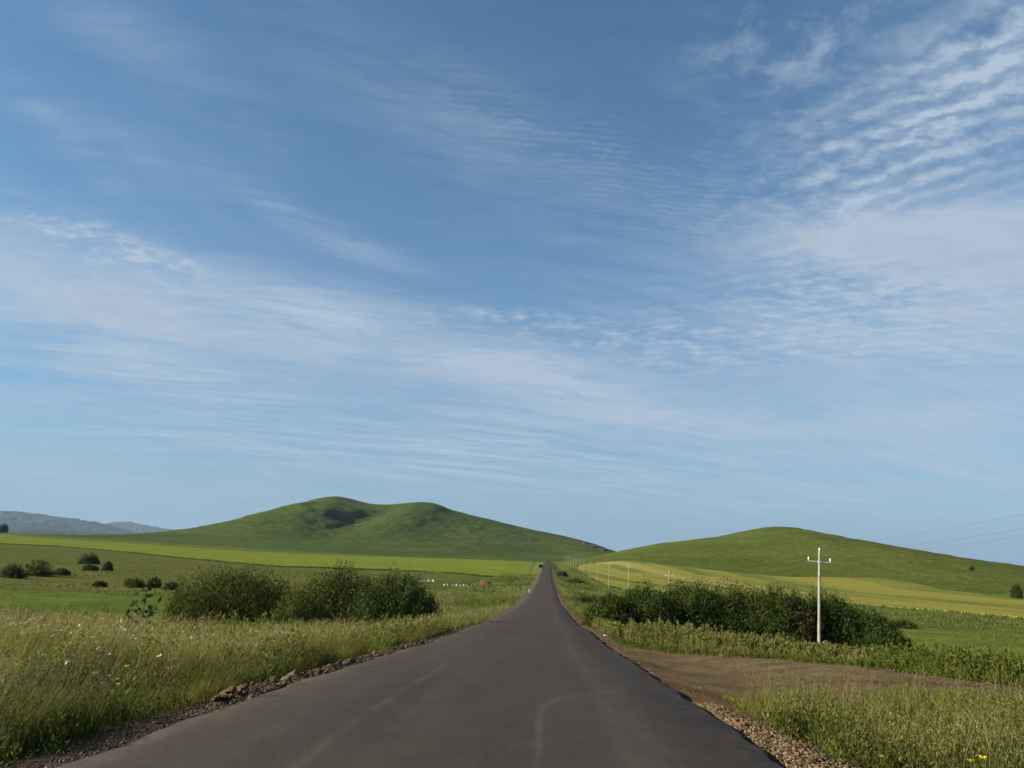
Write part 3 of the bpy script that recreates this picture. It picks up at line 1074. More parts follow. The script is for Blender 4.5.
def yellow_flower(px, py, Y, sz, label, group=None):
    q = at_depth(px, py, Y)
    g = float(ground(q[0], q[1]))
    t = tag(empty('wildflower', (q[0], q[1], g)), label, 'flower', group)
    h = max(q[2] - g, .15)
    mb = MB().tube([(0, 0, 0), (.02, 0, h * .5), (0, 0, h)], [.004, .003, .003], 5, (.10, .14, .03))
    for k in range(5):
        a = rng.uniform(0, 6.28)
        mb.add(*leaves(np.array([[.01, 0, h * (.2 + .13 * k)]]), np.array([[math.cos(a), math.sin(a), .6]]), .07, .02, pick(G_LUSH, 1)))
    link('stem', mb.mesh('stem'), M_GRASS, t)
    hb = MB()
    n = 10
    a = np.arange(n) * 2 * math.pi / n
    D = np.stack([np.cos(a), np.sin(a), np.full(n, .8)], 1)
    hb.add(*leaves(np.tile([[0, 0, h]], (n, 1)), D, sz, sz * .5, np.tile([[.60, .54, .02]], (n, 1))))
    hb.add(*leaves(np.tile([[0, 0, h + .005]], (n, 1)), D[::-1] + [0, 0, .6], sz * .55, sz * .3, np.tile([[.55, .44, .02]], (n, 1))))
    link('petals', hb.mesh('petals'), M_PETAL, t)


yellow_flower(983, 759, 7.2, .040, 'larger yellow wildflower at the bottom right corner')
yellow_flower(971, 762, 7.1, .032, 'smaller yellow wildflower beside the larger one at bottom right')
yellow_flower(881, 757, 7.3, .024, 'tiny yellow wildflower on its own in the right foreground grass')
for (px, py) in ((95, 674), (103, 684), (117, 680), (118, 685), (121, 690), (108, 677), (127, 667), (112, 692)):
    yellow_flower(px, py, 10.2 + rng.uniform(-.4, .4), .038, 'small yellow wildflower in the left roadside grass', 'yellow flowers in the left grass')

# ------------------------------------------------------------------ shrubs and trees
def spray_crown(rx, ry, h, n_spray, per, L, pal, w=None, up=.7, fill=.35, base_cut=.06, irregular=.2, seed=0):
    """leaf sprays on shoots radiating from the base over an uneven dome; local coordinates, base at z = 0"""
    V, Q, C, n0 = [], [], [], 0
    a = rng.uniform(0, 2 * math.pi, n_spray)
    e = np.arcsin(np.clip(rng.uniform(-.05, 1, n_spray), -.05, 1))
    k = 1 + irregular * 2 * (fbm(np.cos(a) * 1.6 + 5 + seed, np.sin(a) * 1.6 + e * 1.8, 7 + seed, 3) - .5) + rng.normal(0, .035, n_spray)
    tip = np.stack([np.cos(a) * np.cos(e) * rx * k, np.sin(a) * np.cos(e) * ry * k, np.maximum(np.sin(e), base_cut) * h * k], 1)
    root = tip * [.25, .25, 0] + [0, 0, 0]
    u = rng.uniform(1 - fill * 1.6, 1.03, (n_spray, per))
    pos = root[:, None] + (tip - root)[:, None] * u[..., None]
    pos[..., 2] += .12 * h * np.sin(np.pi * u) * .5
    pos += rng.normal(0, 1, pos.shape) * np.array([rx, ry, h]) * .045
    D = (tip - root)[:, None] * .35 / max(rx, h) + rng.normal(0, .55, pos.shape) + [0, 0, up * .7]
    pos, D = pos.reshape(-1, 3), D.reshape(-1, 3)
    keep = pos[:, 2] > -.05
    pos, D = pos[keep], D[keep]
    n = len(pos)
    sprayc = np.repeat(pick(pal, n_spray, w), per, 0)[keep]
    col = sprayc * rng.uniform(.75, 1.25, (n, 1))
    return leaves(pos, D, L * rng.uniform(.6, 1.4, n), L * .42 * rng.uniform(.7, 1.3, n), col), tip, root


def stems_mesh(tip, root, h, n, r):
    mb = MB()
    for i in rng.choice(len(tip), n, replace=False):
        p0, p1 = root[i] * .5 - [0, 0, .15], root[i] + (tip[i] - root[i]) * .85
        mid = (p0 + p1) / 2 + np.array([0, 0, .08 * h]) + rng.normal(0, .04 * h, 3)
        mb.tube([p0, mid, p1], [r, r * .6, r * .2], 5)
    return mb.mesh('stems', True)


WILLOW = [(.034, .052, .011), (.045, .064, .013), (.058, .076, .015), (.028, .041, .010)]
OLIVEL = [(.074, .084, .015), (.060, .074, .014), (.090, .096, .020), (.046, .058, .012)]
BROWN = [(.075, .045, .025), (.095, .055, .03), (.05, .04, .02)]


def shrub(loc, rx, ry, h, label, pal, nspray, per, L, group=None, w=None, name='shrub', irregular=.16, extra=None, seed=0, fill=.35, up=.7):
    t = tag(empty(name, loc), label, 'shrub', group)
    (V, Q, C), tip, root = spray_crown(rx, ry, h, nspray, per, L, pal, w, irregular=irregular, seed=seed, fill=fill, up=up)
    if extra is not None:
        C = extra(V, C)
    link('foliage', np_mesh('foliage', V, Q, C), M_LEAF, t)
    link('stems', stems_mesh(tip, root, h, min(26, nspray // 8), .035 * h / 4), M_BARK, t)
    return t


def shrub_px(xc, hw, top, Y, depth, label, pal, **k):
    q = at_depth(xc, top, Y)
    g = float(ground(q[0], Y))
    return shrub((q[0], Y, g), hw / F * Y, depth, q[2] - g, label, pal, int(k.pop('n', 420) * 1.35), k.pop('per', 70), k.pop('L', .20) * .8, **k)


RH_G = 'willow shrubs in the hedge right of the road'
shrub_px(612, 26, 596, 60.5, 2.6, 'low rounded willow shrub at the road end of the right hedge', WILLOW + OLIVEL[:1], group=RH_G, seed=1, n=420)
shrub_px(645, 38, 589, 61.5, 3.0, 'bushy dark willow shrub second from the road in the right hedge', WILLOW, group=RH_G, seed=2, n=520)
shrub_px(688, 44, 584.5, 62.5, 3.2, 'tallest willow shrub of the right hedge, left of its middle', WILLOW + OLIVEL[1:2], group=RH_G, seed=3, n=560)
shrub_px(735, 44, 586, 62.5, 3.2, 'broad dark green willow shrub in the middle of the right hedge', WILLOW, group=RH_G, seed=4, n=560)


def brown_patch(V, C):
    k = np.exp(-((V[:, 0] - 1.6) / 1.0)**2 - ((V[:, 2] - 2.7) / 1.0)**2) * (V[:, 1] < 1)
    k = np.repeat(k.reshape(-1, 4).mean(1) > rng.random(len(V) // 4) * .9, 4)
    C = C.copy()
    C[k] = np.repeat(pick(BROWN, len(V) // 4), 4, 0)[k]
    return C


shrub_px(780, 42, 591, 61.5, 3.0, 'willow shrub with a withered brown patch just left of the near pole', WILLOW, group=RH_G, seed=5, n=540, extra=brown_patch)
shrub_px(824, 40, 597, 62.5, 3.0, 'dark willow shrub standing directly behind the near pole', WILLOW[:2] + WILLOW[3:], group=RH_G, seed=6, n=540)
shrub_px(862, 36, 612, 61.5, 3.0, 'lower dark willow shrub right of the near pole', WILLOW[:2] + WILLOW[3:], group=RH_G, seed=7, n=480)
shrub_px(884, 26, 630, 59.5, 2.4, 'smallest willow shrub at the right tip of the hedge', WILLOW[:2] + WILLOW[3:], group=RH_G, seed=8, n=360)
LH_G = 'willow bushes in the hollow left of the road'
shrub_px(240, 68, 571, 58, 3.6, 'wide olive willow bush at the left in the hollow beyond the tall grass', OLIVEL + WILLOW[1:3], group=LH_G, seed=11, n=760, L=.19)
shrub_px(342, 52, 571, 58, 3.4, 'tall willow bush in the middle of the left group', WILLOW + OLIVEL[:2], group=LH_G, seed=12, n=600)
shrub_px(396, 50, 576, 55, 3.2, 'dark low spreading willow bush nearest to the left edge of the road', WILLOW, group=LH_G, seed=13, n=560)
shrub_px(303, 34, 590, 51, 2.2, 'small light olive willow bush in front of the gap between the bigger ones', OLIVEL, group=LH_G, seed=14, n=320, L=.17)
shrub_px(397, 20, 561, 66, 1.8, 'sparse twiggy willow sticking up behind the dark spreading bush', OLIVEL, group=LH_G, seed=15, n=60, per=26, irregular=.5, fill=.6)
shrub_px(178, 10, 583, 57, 1.0, 'thin straggly willow at the left end of the wide olive bush', OLIVEL + WILLOW[:1], group=LH_G, seed=16, n=70, per=30, irregular=.5)


def small_bush(x0, x1, top, bot, label, group=None, pal=WILLOW, n=150, per=26, dist=None, name='shrub'):
    q = hit((x0 + x1) / 2, bot, 2500) if dist is None else dist
    Y = q[1]
    rx = (x1 - x0) / 2 / F * Y
    h = (bot - top) / F * Y * .92
    return shrub((q[0], q[1], q[2] - .1), rx * 1.12, rx * .9, h, label, pal + OLIVEL[:1], n, per, max(.18, Y * .0020), group=group, name=name, seed=int(x0) % 50, irregular=.42, fill=.5)


FB = 'small bushes on the left meadow'
small_bush(2, 23, 563, 578, 'left of two dark bushes close to the left edge of the meadow', FB)
small_bush(26, 50, 560, 576, 'right of two dark bushes close to the left edge of the meadow', FB)
small_bush(53, 68, 568.5, 575.5, 'low flat bush right beside the pair of dark bushes', FB)
small_bush(81, 99, 554.5, 564, 'round bush higher up the meadow slope, upper of two', FB)
small_bush(83, 96, 564.5, 571, 'small bush directly below the round one on the meadow slope', FB)
small_bush(126, 143, 577.5, 587.5, 'dull bush left of the dark one behind the round leaved sapling', FB, OLIVEL)
small_bush(147, 160, 578, 588, 'dark compact bush just behind the top of the round leaved sapling', FB, WILLOW)
small_bush(164, 178, 581, 590, 'dull bush close to the left end of the wide willow', FB, OLIVEL)
small_bush(94, 106, 580.5, 587, 'reddish low bush out on the open meadow', FB, BROWN + OLIVEL[:1])
small_bush(103, 111, 561, 571, 'small olive bush right of the round one on the meadow slope', FB, OLIVEL)
RB = 'bushes along the right verge and meadow'
small_bush(571, 601, 593, 604, 'low green bush beside the right verge before the hedge', RB, OLIVEL + G_MID)
small_bush(557, 567, 572, 577, 'dark bush beside the far stretch of road on its right', RB)
small_bush(566, 582, 579, 583.5, 'low dark bush halfway along the right verge', RB, OLIVEL)
small_bush(888, 912, 619.5, 627.5, 'dark bush on the edge of the right meadow beyond the hedge tip', RB)
small_bush(540.2, 541.8, 565.6, 567.6, 'tiny dark bush by the road crest on its left', RB)


def tree(q, h, label, pal=WILLOW, rx=.34):
    t = tag(empty('tree', q), label, 'tree')
    tr = MB().tube([(0, 0, -.3), (0.02 * h, 0, .22 * h), (0, .01 * h, .6 * h)], [.03 * h, .022 * h, .008 * h], 7)
    for k in range(6):
        a = k * 1.1
        tr.tube([(0, 0, h * (.2 + .05 * k)), (math.cos(a) * .2 * h, math.sin(a) * .2 * h, h * (.42 + .06 * k))], [.010 * h, .004 * h], 5)
    link('trunk', tr.mesh('trunk', True), M_BARK, t)
    (V, Q, C), _, _ = spray_crown(rx * h, rx * h, h * .92, 220, 34, .08 * h, pal, fill=.45, irregular=.35, base_cut=.1)
    V[:, 2] += .08 * h
    link('crown', np_mesh('crown', V, Q, C), M_LEAF, t)


def hill_or_ground(px, py):
    a, b_ = hit(px, py), on_hill(H2, px, py)
    return a if a[1] < b_[1] else b_


q = hit(1017, 599.5)
tree(tuple(q), 13 / F * q[1], 'lone dark tree at the right edge of the yellow field', rx=.38)
q = on_hill(H2, 972, 571)
tree(tuple(q), 4.5 / F * q[1], 'tiny dark tree on the right hill slope', rx=.5)
q = at_depth(2, 535.5, 1150)
q[2] = ground(q[0], q[1])
tree(tuple(q), 9 / F * q[1], 'dark tree at the left edge above the bright field', rx=.5)

# ---- round leaved sapling in the left grass
q = at_depth(147, 586, 21.0)
g = float(ground(q[0], q[1]))
hh = q[2] - g
t = tag(empty('sapling', (q[0], q[1], g)), 'young sapling with round dark leaves rising above the left grass', 'sapling')
sb, lb = MB(), MB()
sb.tube([(0, 0, 0), (-.02, 0, hh * .5), (0, 0, hh * .98)], [.018, .012, .004], 6)
br = [((0, 0, .45), (-.42, .05, .80)), ((0, 0, .45), (.36, 0, .82)), ((0, 0, .55), (-.26, -.1, .80)), ((0, 0, .5), (.20, .1, .72)), ((0, 0, .35), (-.5, .1, .62)), ((0, 0, .6), (0, 0, 1.0)), ((0, 0, .7), (.03, 0, .99)), ((0, 0, .4), (.42, -.1, .68))]
for (a, b_) in br:
    a, b_ = np.array(a) * [1, 1, hh], np.array(b_) * [1, 1, hh]
    sb.tube([a, (a + b_) / 2 + [0, 0, .03], b_], [.008, .006, .003], 5)
    n = 16
    u = rng.uniform(.3, 1, n)
    p_ = a + (b_ - a) * u[:, None] + rng.normal(0, .02, (n, 3))
    D = rng.normal(0, 1, (n, 3)) * [1, 1, .5] + [0, -.2, .35]
    lb.add(*leaves(p_, D, rng.uniform(.09, .14, n), rng.uniform(.08, .11, n), pick([(.035, .07, .02), (.05, .09, .024), (.07, .11, .04)], n)))
link('stem', sb.mesh('stem', True), M_BARK, t)
link('leaves', lb.mesh('leaves'), M_LEAF, t)

# ------------------------------------------------------------------ stones
def stone_mesh(name, sub, rough, seed):
    bm = bmesh.new()
    bmesh.ops.create_icosphere(bm, subdivisions=sub, radius=1)
    r = random.Random(seed)
    pl = [(Vector((r.uniform(-1, 1), r.uniform(-1, 1), r.uniform(-1, 1))).normalized(), r.uniform(.42, .78)) for _ in range(9)]
    for v in bm.verts:
        for (nn_, d) in pl:      # cut flat faces like broken rock
            e = v.co.dot(nn_) - d
            if e > 0:
                v.co -= nn_ * e
        v.co *= 1 + r.uniform(-rough, rough)
        v.co.z *= .75
    me = bpy.data.meshes.new(name)
    bm.to_mesh(me)
    bm.free()
    return me


def stone_mat(name, c0, c1, c2):
    m, nt, b = new_mat(name)
    oi = nt.nodes.new('ShaderNodeObjectInfo')
    tc = nt.nodes.new('ShaderNodeTexCoord').outputs['Object']
    n = noise(nt, tc, 2.5, 5, .65)
    c = mixc(nt, N(nt, oi.outputs['Random']), c0, c1)
    c = mixc(nt, n.ss(.45, .7) * .6, c, c2)
    nt.links.new(c, b.inputs['Base Color'])
    bump(nt, b, n, .5, .15)
    return m


M_STONE = stone_mat('broken_stone', (.082, .055, .033), (.165, .118, .072), (.052, .037, .026))
M_STONE_R = stone_mat('ochre_stone', (.10, .063, .032), (.165, .112, .062), (.07, .047, .028))
M_PALE = stone_mat('pale_stone', (.34, .31, .27), (.42, .39, .34), (.28, .25, .21))
variants = {}
for mt in (M_STONE, M_STONE_R, M_PALE):
    variants[mt.name] = []
    for k in range(7):
        me = stone_mesh('stone', 2, .05, k * 3 + 1)
        me.materials.append(mt)
        variants[mt.name].append(me)


def put_stone(x, y, z, s, mt, label, group):
    o = bpy.data.objects.new('stone', random.choice(variants[mt.name]))
    COL.objects.link(o)
    o.location = (x, y, z)
    o.scale = (s * random.uniform(.8, 1.35), s * random.uniform(.7, 1.15), s * random.uniform(.6, 1))
    o.rotation_euler = (random.uniform(-.5, .5), random.uniform(-.5, .5), random.uniform(0, 6.28))
    return tag(o, label, 'stone', group)


for i in range(140):       # windrow of broken stone, left edge
    y = 11.2 + 17 * random.random()**1.25
    k = random.random()
    x = RC - RH - .03 - .62 * k
    s = random.uniform(.04, .105) * (1.2 if y < 15 else 1)
    hump = .16 * math.sin(math.pi * min(max(k, .05), .95))
    put_stone(x, y, float(ground(x, y)) + .06 + hump * random.uniform(.3, 1), s, M_STONE, 'rough grey brown stone in the rubble ridge along the left road edge', 'stones along the left road edge')
for i in range(155):       # rubble bank, right edge
    y = 5.6 + 6.6 * random.random()
    k = random.random()
    wdt = float(np.interp(y, [5, 9, 12.4], [1.25, .95, .35]))
    x = RC + RH + .05 + wdt * k
    put_stone(x, y, float(ground(x, y)) + .06 + .10 * math.sin(math.pi * k) * random.uniform(.3, 1), random.uniform(.022, .062), M_STONE_R, 'ochre stone in the rubble bank along the right road edge', 'stones along the right road edge')
q = hit(606.5, 637.5)
put_stone(q[0], q[1], q[2] + .08, .14, M_PALE, 'single white stone on the right road edge before the side track', None)
for i, (px, py, s, lb_) in enumerate(((795, 656, .18, 'pale stone under the weeds at the far edge of the side track, largest of three'), (684, 650.5, .12, 'pale stone at the far edge of the side track nearest to the road'), (722, 657, .12, 'flat pale stone at the far edge of the side track between two others'))):
    q = hit(px, py)
    put_stone(q[0], q[1], q[2] + .05, s, M_PALE, lb_, None)

# the small gravel between: past counting
ico = bmesh.new()
bmesh.ops.create_icosphere(ico, subdivisions=1, radius=1)
ICOV = np.array([v.co[:] for v in ico.verts])
ICOF = np.array([[v.index for v in f_.verts] for f_ in ico.faces])
ico.free()


def gravel(name, pts, sz, pal, mat, label):
    n = len(pts)
    V = ICOV[None] * (1 + rng.uniform(-.42, .42, (n, len(ICOV), 1)))
    a = rng.uniform(0, 6.28, n)
    sc = sz[:, None, None] * rng.uniform(.6, 1.3, (n, 1, 3)) * [1, 1, .75]
    V = V * sc
    ca, sa = np.cos(a)[:, None], np.sin(a)[:, None]
    V = np.stack([V[..., 0] * ca - V[..., 1] * sa, V[..., 0] * sa + V[..., 1] * ca, V[..., 2]], -1) + pts[:, None]
    Fq = (ICOF[None] + (np.arange(n) * len(ICOV))[:, None, None]).reshape(-1, 3)
    C = np.repeat(pick(pal, n)[:, None], len(ICOV), 1).reshape(-1, 3)
    tag(link(name, np_mesh(name, V.reshape(-1, 3), Fq, C), mat), label, 'gravel', kind='stuff')


m, nt, b = new_mat('loose_gravel')
nt.links.new(attr(nt), b.inputs['Base Color'])
M_GRAV = m


def gpts(n, side, y0, y1, pw, w, mound=0.0):
    y = y0 + (y1 - y0) * rng.random(n)**pw
    k = np.clip(np.abs(rng.normal(0.35, .3, n)), 0, 1.2)
    x = RC + side * (RH + .0 + w(y) * k)
    return np.stack([x, y, ground(x, y) + .05 + mound * np.sin(np.pi * np.clip(k, 0, 1))], 1)


GPAL = [(.075, .057, .039), (.10, .076, .051), (.125, .098, .067), (.058, .046, .033), (.155, .128, .095)]
OPAL = [(.112, .074, .038), (.15, .103, .055), (.078, .053, .032), (.18, .14, .095), (.06, .043, .03)]
pl_ = np.concatenate([gpts(1700, -1, 4.5, 12.5, 1, lambda y: .95 + 0 * y), gpts(1800, -1, 11, 30, 1.3, lambda y: .7 + 0 * y, .12), gpts(1300, -1, 30, 200, 1.6, lambda y: .9 + 0 * y)])
gravel('gravel', pl_, rng.uniform(.004, .016, len(pl_)) + .0004 * pl_[:, 1], GPAL, M_GRAV, 'loose grey gravel along the left edge of the road')
pr_ = np.concatenate([gpts(5600, 1, 4.5, 13, 1, lambda y: np.interp(y, [5, 9, 13], [1.4, 1.05, .6]), .08), gpts(160, 1, 12, 30, 1, lambda y: .5 + 0 * y), gpts(1500, 1, 28, 200, 1.6, lambda y: .9 + 0 * y)])
gravel('gravel', pr_, rng.uniform(.005, .023, len(pr_)) + .0004 * pr_[:, 1], OPAL, M_GRAV, 'loose ochre gravel along the right edge of the road')
tx = rng.uniform(2.6, 10.5, 900)
ty = np.where(rng.random(900) < .6, far_edge(tx) - .2 + rng.normal(0, .3, 900), rng.uniform(14, 20, 900))
tz = ground(tx, ty) + .05
gravel('gravel', np.stack([tx, ty, tz], 1), rng.uniform(.008, .028, 900), GPAL[:2] + GPAL[3:4] + OPAL[:3], M_GRAV, 'scattered stones and clods on the brown side track')

# ------------------------------------------------------------------ power line
def make_pole(loc, h, rz=0.0):
    t = empty('power_pole', loc, rz)
    link('shaft', MB().tube([(0, 0, -.5), (0, 0, h * .4), (0, 0, h)], [.125, .105, .075], 12).mesh('shaft', True), M_CONC, t)
    link('cross_arm', MB().box((0, 0, h - .68), (.74, .025, .028)).box((0, 0, h - .68), (.10, .11, .05)).mesh('cross_arm'), M_STEEL, t)

    def ins():
        mb = MB().tube([(0, 0, 0), (0, 0, .08)], [.018, .018], 6)
        mb.tube([(0, 0, .06), (0, 0, .09), (0, 0, .12), (0, 0, .14), (0, 0, .18), (0, 0, .23)], [.05, .058, .04, .05, .045, .022], 10)
        return mb.mesh('insulator', True)
    im = ins()
    im.materials.append(M_PORC)
    for (x, z) in ((-.7, h - .64), (.7, h - .64), (0, h)):
        link('insulator', im, None, t, (x, 0, z))
    return t


P0 = at_depth(818.7, 548.0, 54.0)
poles = []
xl = [float(at_depth(817.8, 640, 54.0)[0]), 18.7, 19.5, 19.8, 20.3, 20.6, 20.6, 20.8, 20.8, 20.9, 20.6, 20.3, 20.0, 19.5]
yl = [54.0, 127, 197, 264, 331, 398, 465, 532, 599, 666, 733, 800, 867, 934]
proto = None
LBL = ['pale concrete power pole standing before the right hedge, largest of the line',
       'power pole rising from behind the right hedge with its foot hidden',
       'power pole with its foot at the near corner of the yellow field',
       'third power pole along the yellow field edge beyond the hedge', 'fourth power pole along the yellow field edge beyond the hedge',
       'fifth power pole along the yellow field edge beyond the hedge', 'sixth power pole along the yellow field edge beyond the hedge',
       'seventh power pole along the yellow field edge beyond the hedge', 'eighth power pole along the yellow field edge beyond the hedge',
       'ninth power pole along the yellow field edge beyond the hedge', 'tenth power pole along the yellow field edge beyond the hedge',
       'eleventh power pole along the yellow field edge beyond the hedge', 'second last power pole beside the road crest', 'farthest power pole of the line beside the road crest']
heads = []
for i, (x, y) in enumerate(zip(xl, yl)):
    g = float(ground(x, y))
    h = P0[2] - g - .2 if i == 0 else 8.0
    if i == 0:
        t = make_pole((x, y, g), h)
    elif i == 1:
        t = make_pole((x, y, g), 8.0)
        proto = t
    else:
        t = proto.copy()
        COL.objects.link(t)
        t.location = (x, y, g)
        for ch in proto.children:
            c = ch.copy()
            COL.objects.link(c)
            c.parent = t
    t.rotation_euler = (random.uniform(-.01, .01), .052 if i == 0 else random.uniform(.02, .05), 0)
    t.scale = (1, 1, 1) if i == 0 else (.8, .8, .78 if i == 1 else 1)
    tag(t, LBL[i], 'power pole', 'power poles along the yellow field')
    heads.append((x + .05 * h * (i == 0), y, g + h * (.78 if i == 1 else 1)))
# the line comes in from the next pole beside and behind the viewer
heads = [(17.0, -14.0, 5.6)] + heads
for nm, dx, dz in (('top overhead wire of the power line', 0, .22), ('left arm overhead wire of the power line', -.7, -.42), ('right arm overhead wire of the power line', .7, -.42)):
    mb = MB()
    for a, b_ in zip(heads[:-1], heads[1:]):
        u = np.linspace(0, 1, 15)[:, None]
        A, B_ = np.array(a) + [dx, 0, dz], np.array(b_) + [dx, 0, dz]
        pts = A + (B_ - A) * u
        pts[:, 2] -= (4 * .75 * u * (1 - u))[:, 0]
        mb.tube(pts, .0032, 4)
    tag(link('overhead_wire', mb.mesh('overhead_wire', True), M_WIRE), nm, 'wire', 'wires of the power line')

# ------------------------------------------------------------------ marker posts, hives, red heap, outcrop
def post(px, py, h, label):
    q = hit(px, py)
    t = tag(empty('marker_post', (q[0], q[1], float(ground(q[0], q[1])))), label, 'marker post', 'white marker posts on the left verge')
    link('shaft', MB().box((0, 0, h / 2), (.16, .10, h / 2)).mesh('shaft'), M_WHITE, t)
    link('cap', MB().box((0, 0, h + .05), (.18, .12, .05)).mesh('cap'), M_CONC, t)


post(529, 593, .95, 'nearer white marker post on the left edge of the road')
post(541.3, 572.5, 1.1, 'farther white marker post on the left edge of the road')


def make_hive():
    t = empty('beehive', (0, 0, 0))
    link('box', MB().box((0, 0, .42), (.30, .26, .30)).mesh('box'), M_WHITE, t)
    link('lid', MB().box((0, 0, .77), (.34, .30, .045)).mesh('lid'), M_DARKBOX, t)
    link('stand', MB().box((-.22, 0, .06), (.05, .24, .06)).box((.22, 0, .06), (.05, .24, .06)).mesh('stand'), M_BARK, t)
    return t


hp = make_hive()
first = True
for (x0, x1, y0, y1, n, lb_) in ((414, 434, 581.8, 582.2, 8, 'small white box hive in the row right of the twiggy willow'), (445, 467, 586, 586.8, 7, 'small white box hive in the row left of the red heap')):
    for k in range(n):
        px = x0 + (x1 - x0) * (k + random.uniform(-.2, .2)) / (n - 1)
        q = hit(px, y0 + (y1 - y0) * k / (n - 1))
        if first:
            t, first = hp, False
        else:
            t = hp.copy()
            COL.objects.link(t)
            for ch in hp.children:
                c = ch.copy()
                COL.objects.link(c)
                c.parent = t
        t.location = (q[0], q[1], float(ground(q[0], q[1])))
        t.rotation_euler = (0, 0, random.uniform(-.4, .4))
        s = random.uniform(.7, .95)
        t.scale = (s, s, s * random.uniform(.9, 1.4))
        tag(t, lb_, 'beehive', 'white box hives in the grass left of the road')

q = hit(485.5, 585.5)
Y = q[1]
n1, n2 = 36, 20
U, W_ = np.meshgrid(np.linspace(-1, 1, n1), np.linspace(-1, 1, n2))
wx, wy, hh = 6.2 / F * Y, 1.6, 4.6 / F * Y
Z = hh * np.clip(1 - np.abs(W_)**2, 0, 1) * np.clip(1 - np.abs(U)**3, 0, 1) * (.55 + .9 * fbm(U * 3 + 4, W_ * 2, 99, 4)) - .1
P = np.stack([U * wx, W_ * wy, Z], -1)
M_RED = plain_mat('red_clay', (.12, .036, .026), (.17, .055, .036), 2.0, .9, .6, .2)
tag(link('earth_heap', grid_mesh('earth_heap', P, smooth=False), M_RED, None, (q[0], q[1], q[2])), 'low red heap in the rough grass left of the road', 'heap')

# outcrop on the right flank of the twin hill
ob = MB()
M_ROCK = plain_mat('red_brown_rock', (.045, .032, .026), (.085, .058, .045), .25, .95, .8, 1.5)
oc = on_hill(H1, 590, 546.5)
for i in range(90):
    px = 574 + 32 * random.random()
    py = float(np.interp(px, [574, 580, 590, 600, 607], [541, 541.5, 545.5, 548.5, 551])) + random.uniform(-.6, 1.2)
    q = on_hill(H1, px, py)
    if abs(q[1] - oc[1]) > 500:
        continue
    s = random.uniform(2.0, 5.0)
    V = ICOV * (1 + rng.uniform(-.3, .3, (len(ICOV), 1))) * [s * 1.5, s, s * .75] + (q - oc)
    Fq = np.concatenate([ICOF, ICOF[:, 2:]], 1)
    ob.add(V, ICOF)
tag(link('rock_outcrop', ob.mesh('rock_outcrop'), M_ROCK, None, tuple(oc)), 'dark reddish rock outcrop on the right shoulder of the twin topped hill', 'rock outcrop')

# ------------------------------------------------------------------ air
HAZE = True
if HAZE:
    hv = MB()
    S = 30000
    z0, z1 = -90.0, 560.0
    V = [(-S, -S, z0), (S, -S, z0), (S, S, z0), (-S, S, z0), (-S, -S, z1), (S, -S, z1), (S, S, z1), (-S, S, z1)]
    Q = [(0, 3, 2, 1), (4, 5, 6, 7), (0, 1, 5, 4), (1, 2, 6, 5), (2, 3, 7, 6), (3, 0, 4, 7)]
    m = bpy.data.materials.new('haze_air')
    m.use_nodes = True
    nt = m.node_tree
    nt.nodes.clear()
    out = nt.nodes.new('ShaderNodeOutputMaterial')
    pv = nt.nodes.new('ShaderNodeVolumePrincipled')
    pv.inputs['Color'].default_value = (.36, .53, .78, 1)
    pv.inputs['Density'].default_value = 2.6e-5
    pv.inputs['Anisotropy'].default_value = 0.1
    nt.links.new(pv.outputs[0], out.inputs['Volume'])
    tag(link('haze', np_mesh('haze', V, Q), m), 'thin blue haze over the valley', 'haze', kind='stuff')

# ------------------------------------------------------------------ light
SUN_EL, SUN_AZ = R(23), R(-101)        # azimuth from +Y, clockwise positive: low sun on the left
to_sun = Vector((math.sin(SUN_AZ) * math.cos(SUN_EL), math.cos(SUN_AZ) * math.cos(SUN_EL), math.sin(SUN_EL)))
sd = bpy.data.lights.new('sun', 'SUN')
sd.energy = 5.0
sd.angle = R(.55)
sd.color = (1.0, .90, .72)
so = bpy.data.objects.new('sun', sd)
COL.objects.link(so)
so.rotation_euler = (-to_sun).to_track_quat('-Z', 'Y').to_euler()

world = bpy.data.worlds.new('World')
scene.world = world
world.use_nodes = True
nt = world.node_tree
bg = nt.nodes['Background']
sky = nt.nodes.new('ShaderNodeTexSky')
sky.sky_type = 'NISHITA'
sky.sun_disc = False
sky.sun_elevation = SUN_EL
sky.sun_rotation = SUN_AZ
sky.altitude = 700
sky.air_density = 1.0
sky.dust_density = 0.3
sky.ozone_density = 2.5
bg.inputs['Strength'].default_value = .055
# clouds: thin layers placed by direction in the sky
d = nt.nodes.new('ShaderNodeTexCoord').outputs['Generated']
sep = nt.nodes.new('ShaderNodeSeparateXYZ')
nt.links.new(d, sep.inputs[0])
DX, DY, DZ = (N(nt, sep.outputs[i]) for i in range(3))
AZ = DX._m('ARCTAN2', DY)
EL = DZ._m('ARCSINE')
inv = (DZ.max(0.0) + .10)
PX, PY = DX / inv, DY / inv
plane = comb(nt, PX, PY)
warp = noise(nt, plane, 1.1, 3)
warp2 = noise(nt, comb(nt, PX + 7.3, PY + 2.1), 1.1, 3)
# textures
soft = noise(nt, comb(nt, PX * .8 + PY * .35 + warp * .8, PY * 1.5 - PX * .5 + warp2 * .8), 1.7, 10, .66)
streak = noise(nt, comb(nt, PX * .5 + PY * .2 + warp * .6, PY * 2.4 - PX * .9 + warp2 * .7), 2.1, 10, .66)
puff = noise(nt, comb(nt, PX * 1.0 + warp * .3, PY * 1.0 + warp2 * .3), 9, 8, .66)
fibre = noise(nt, comb(nt, PX * 1.6 + PY * .5 + warp * 1.2, PY * 5.5 - PX * 1.4 + warp2 * 1.5), 3.2, 9, .7)
mott = noise(nt, comb(nt, PX * 1.2 + warp * .5, PY * 1.6 + warp2 * .5), 16, 5, .62)


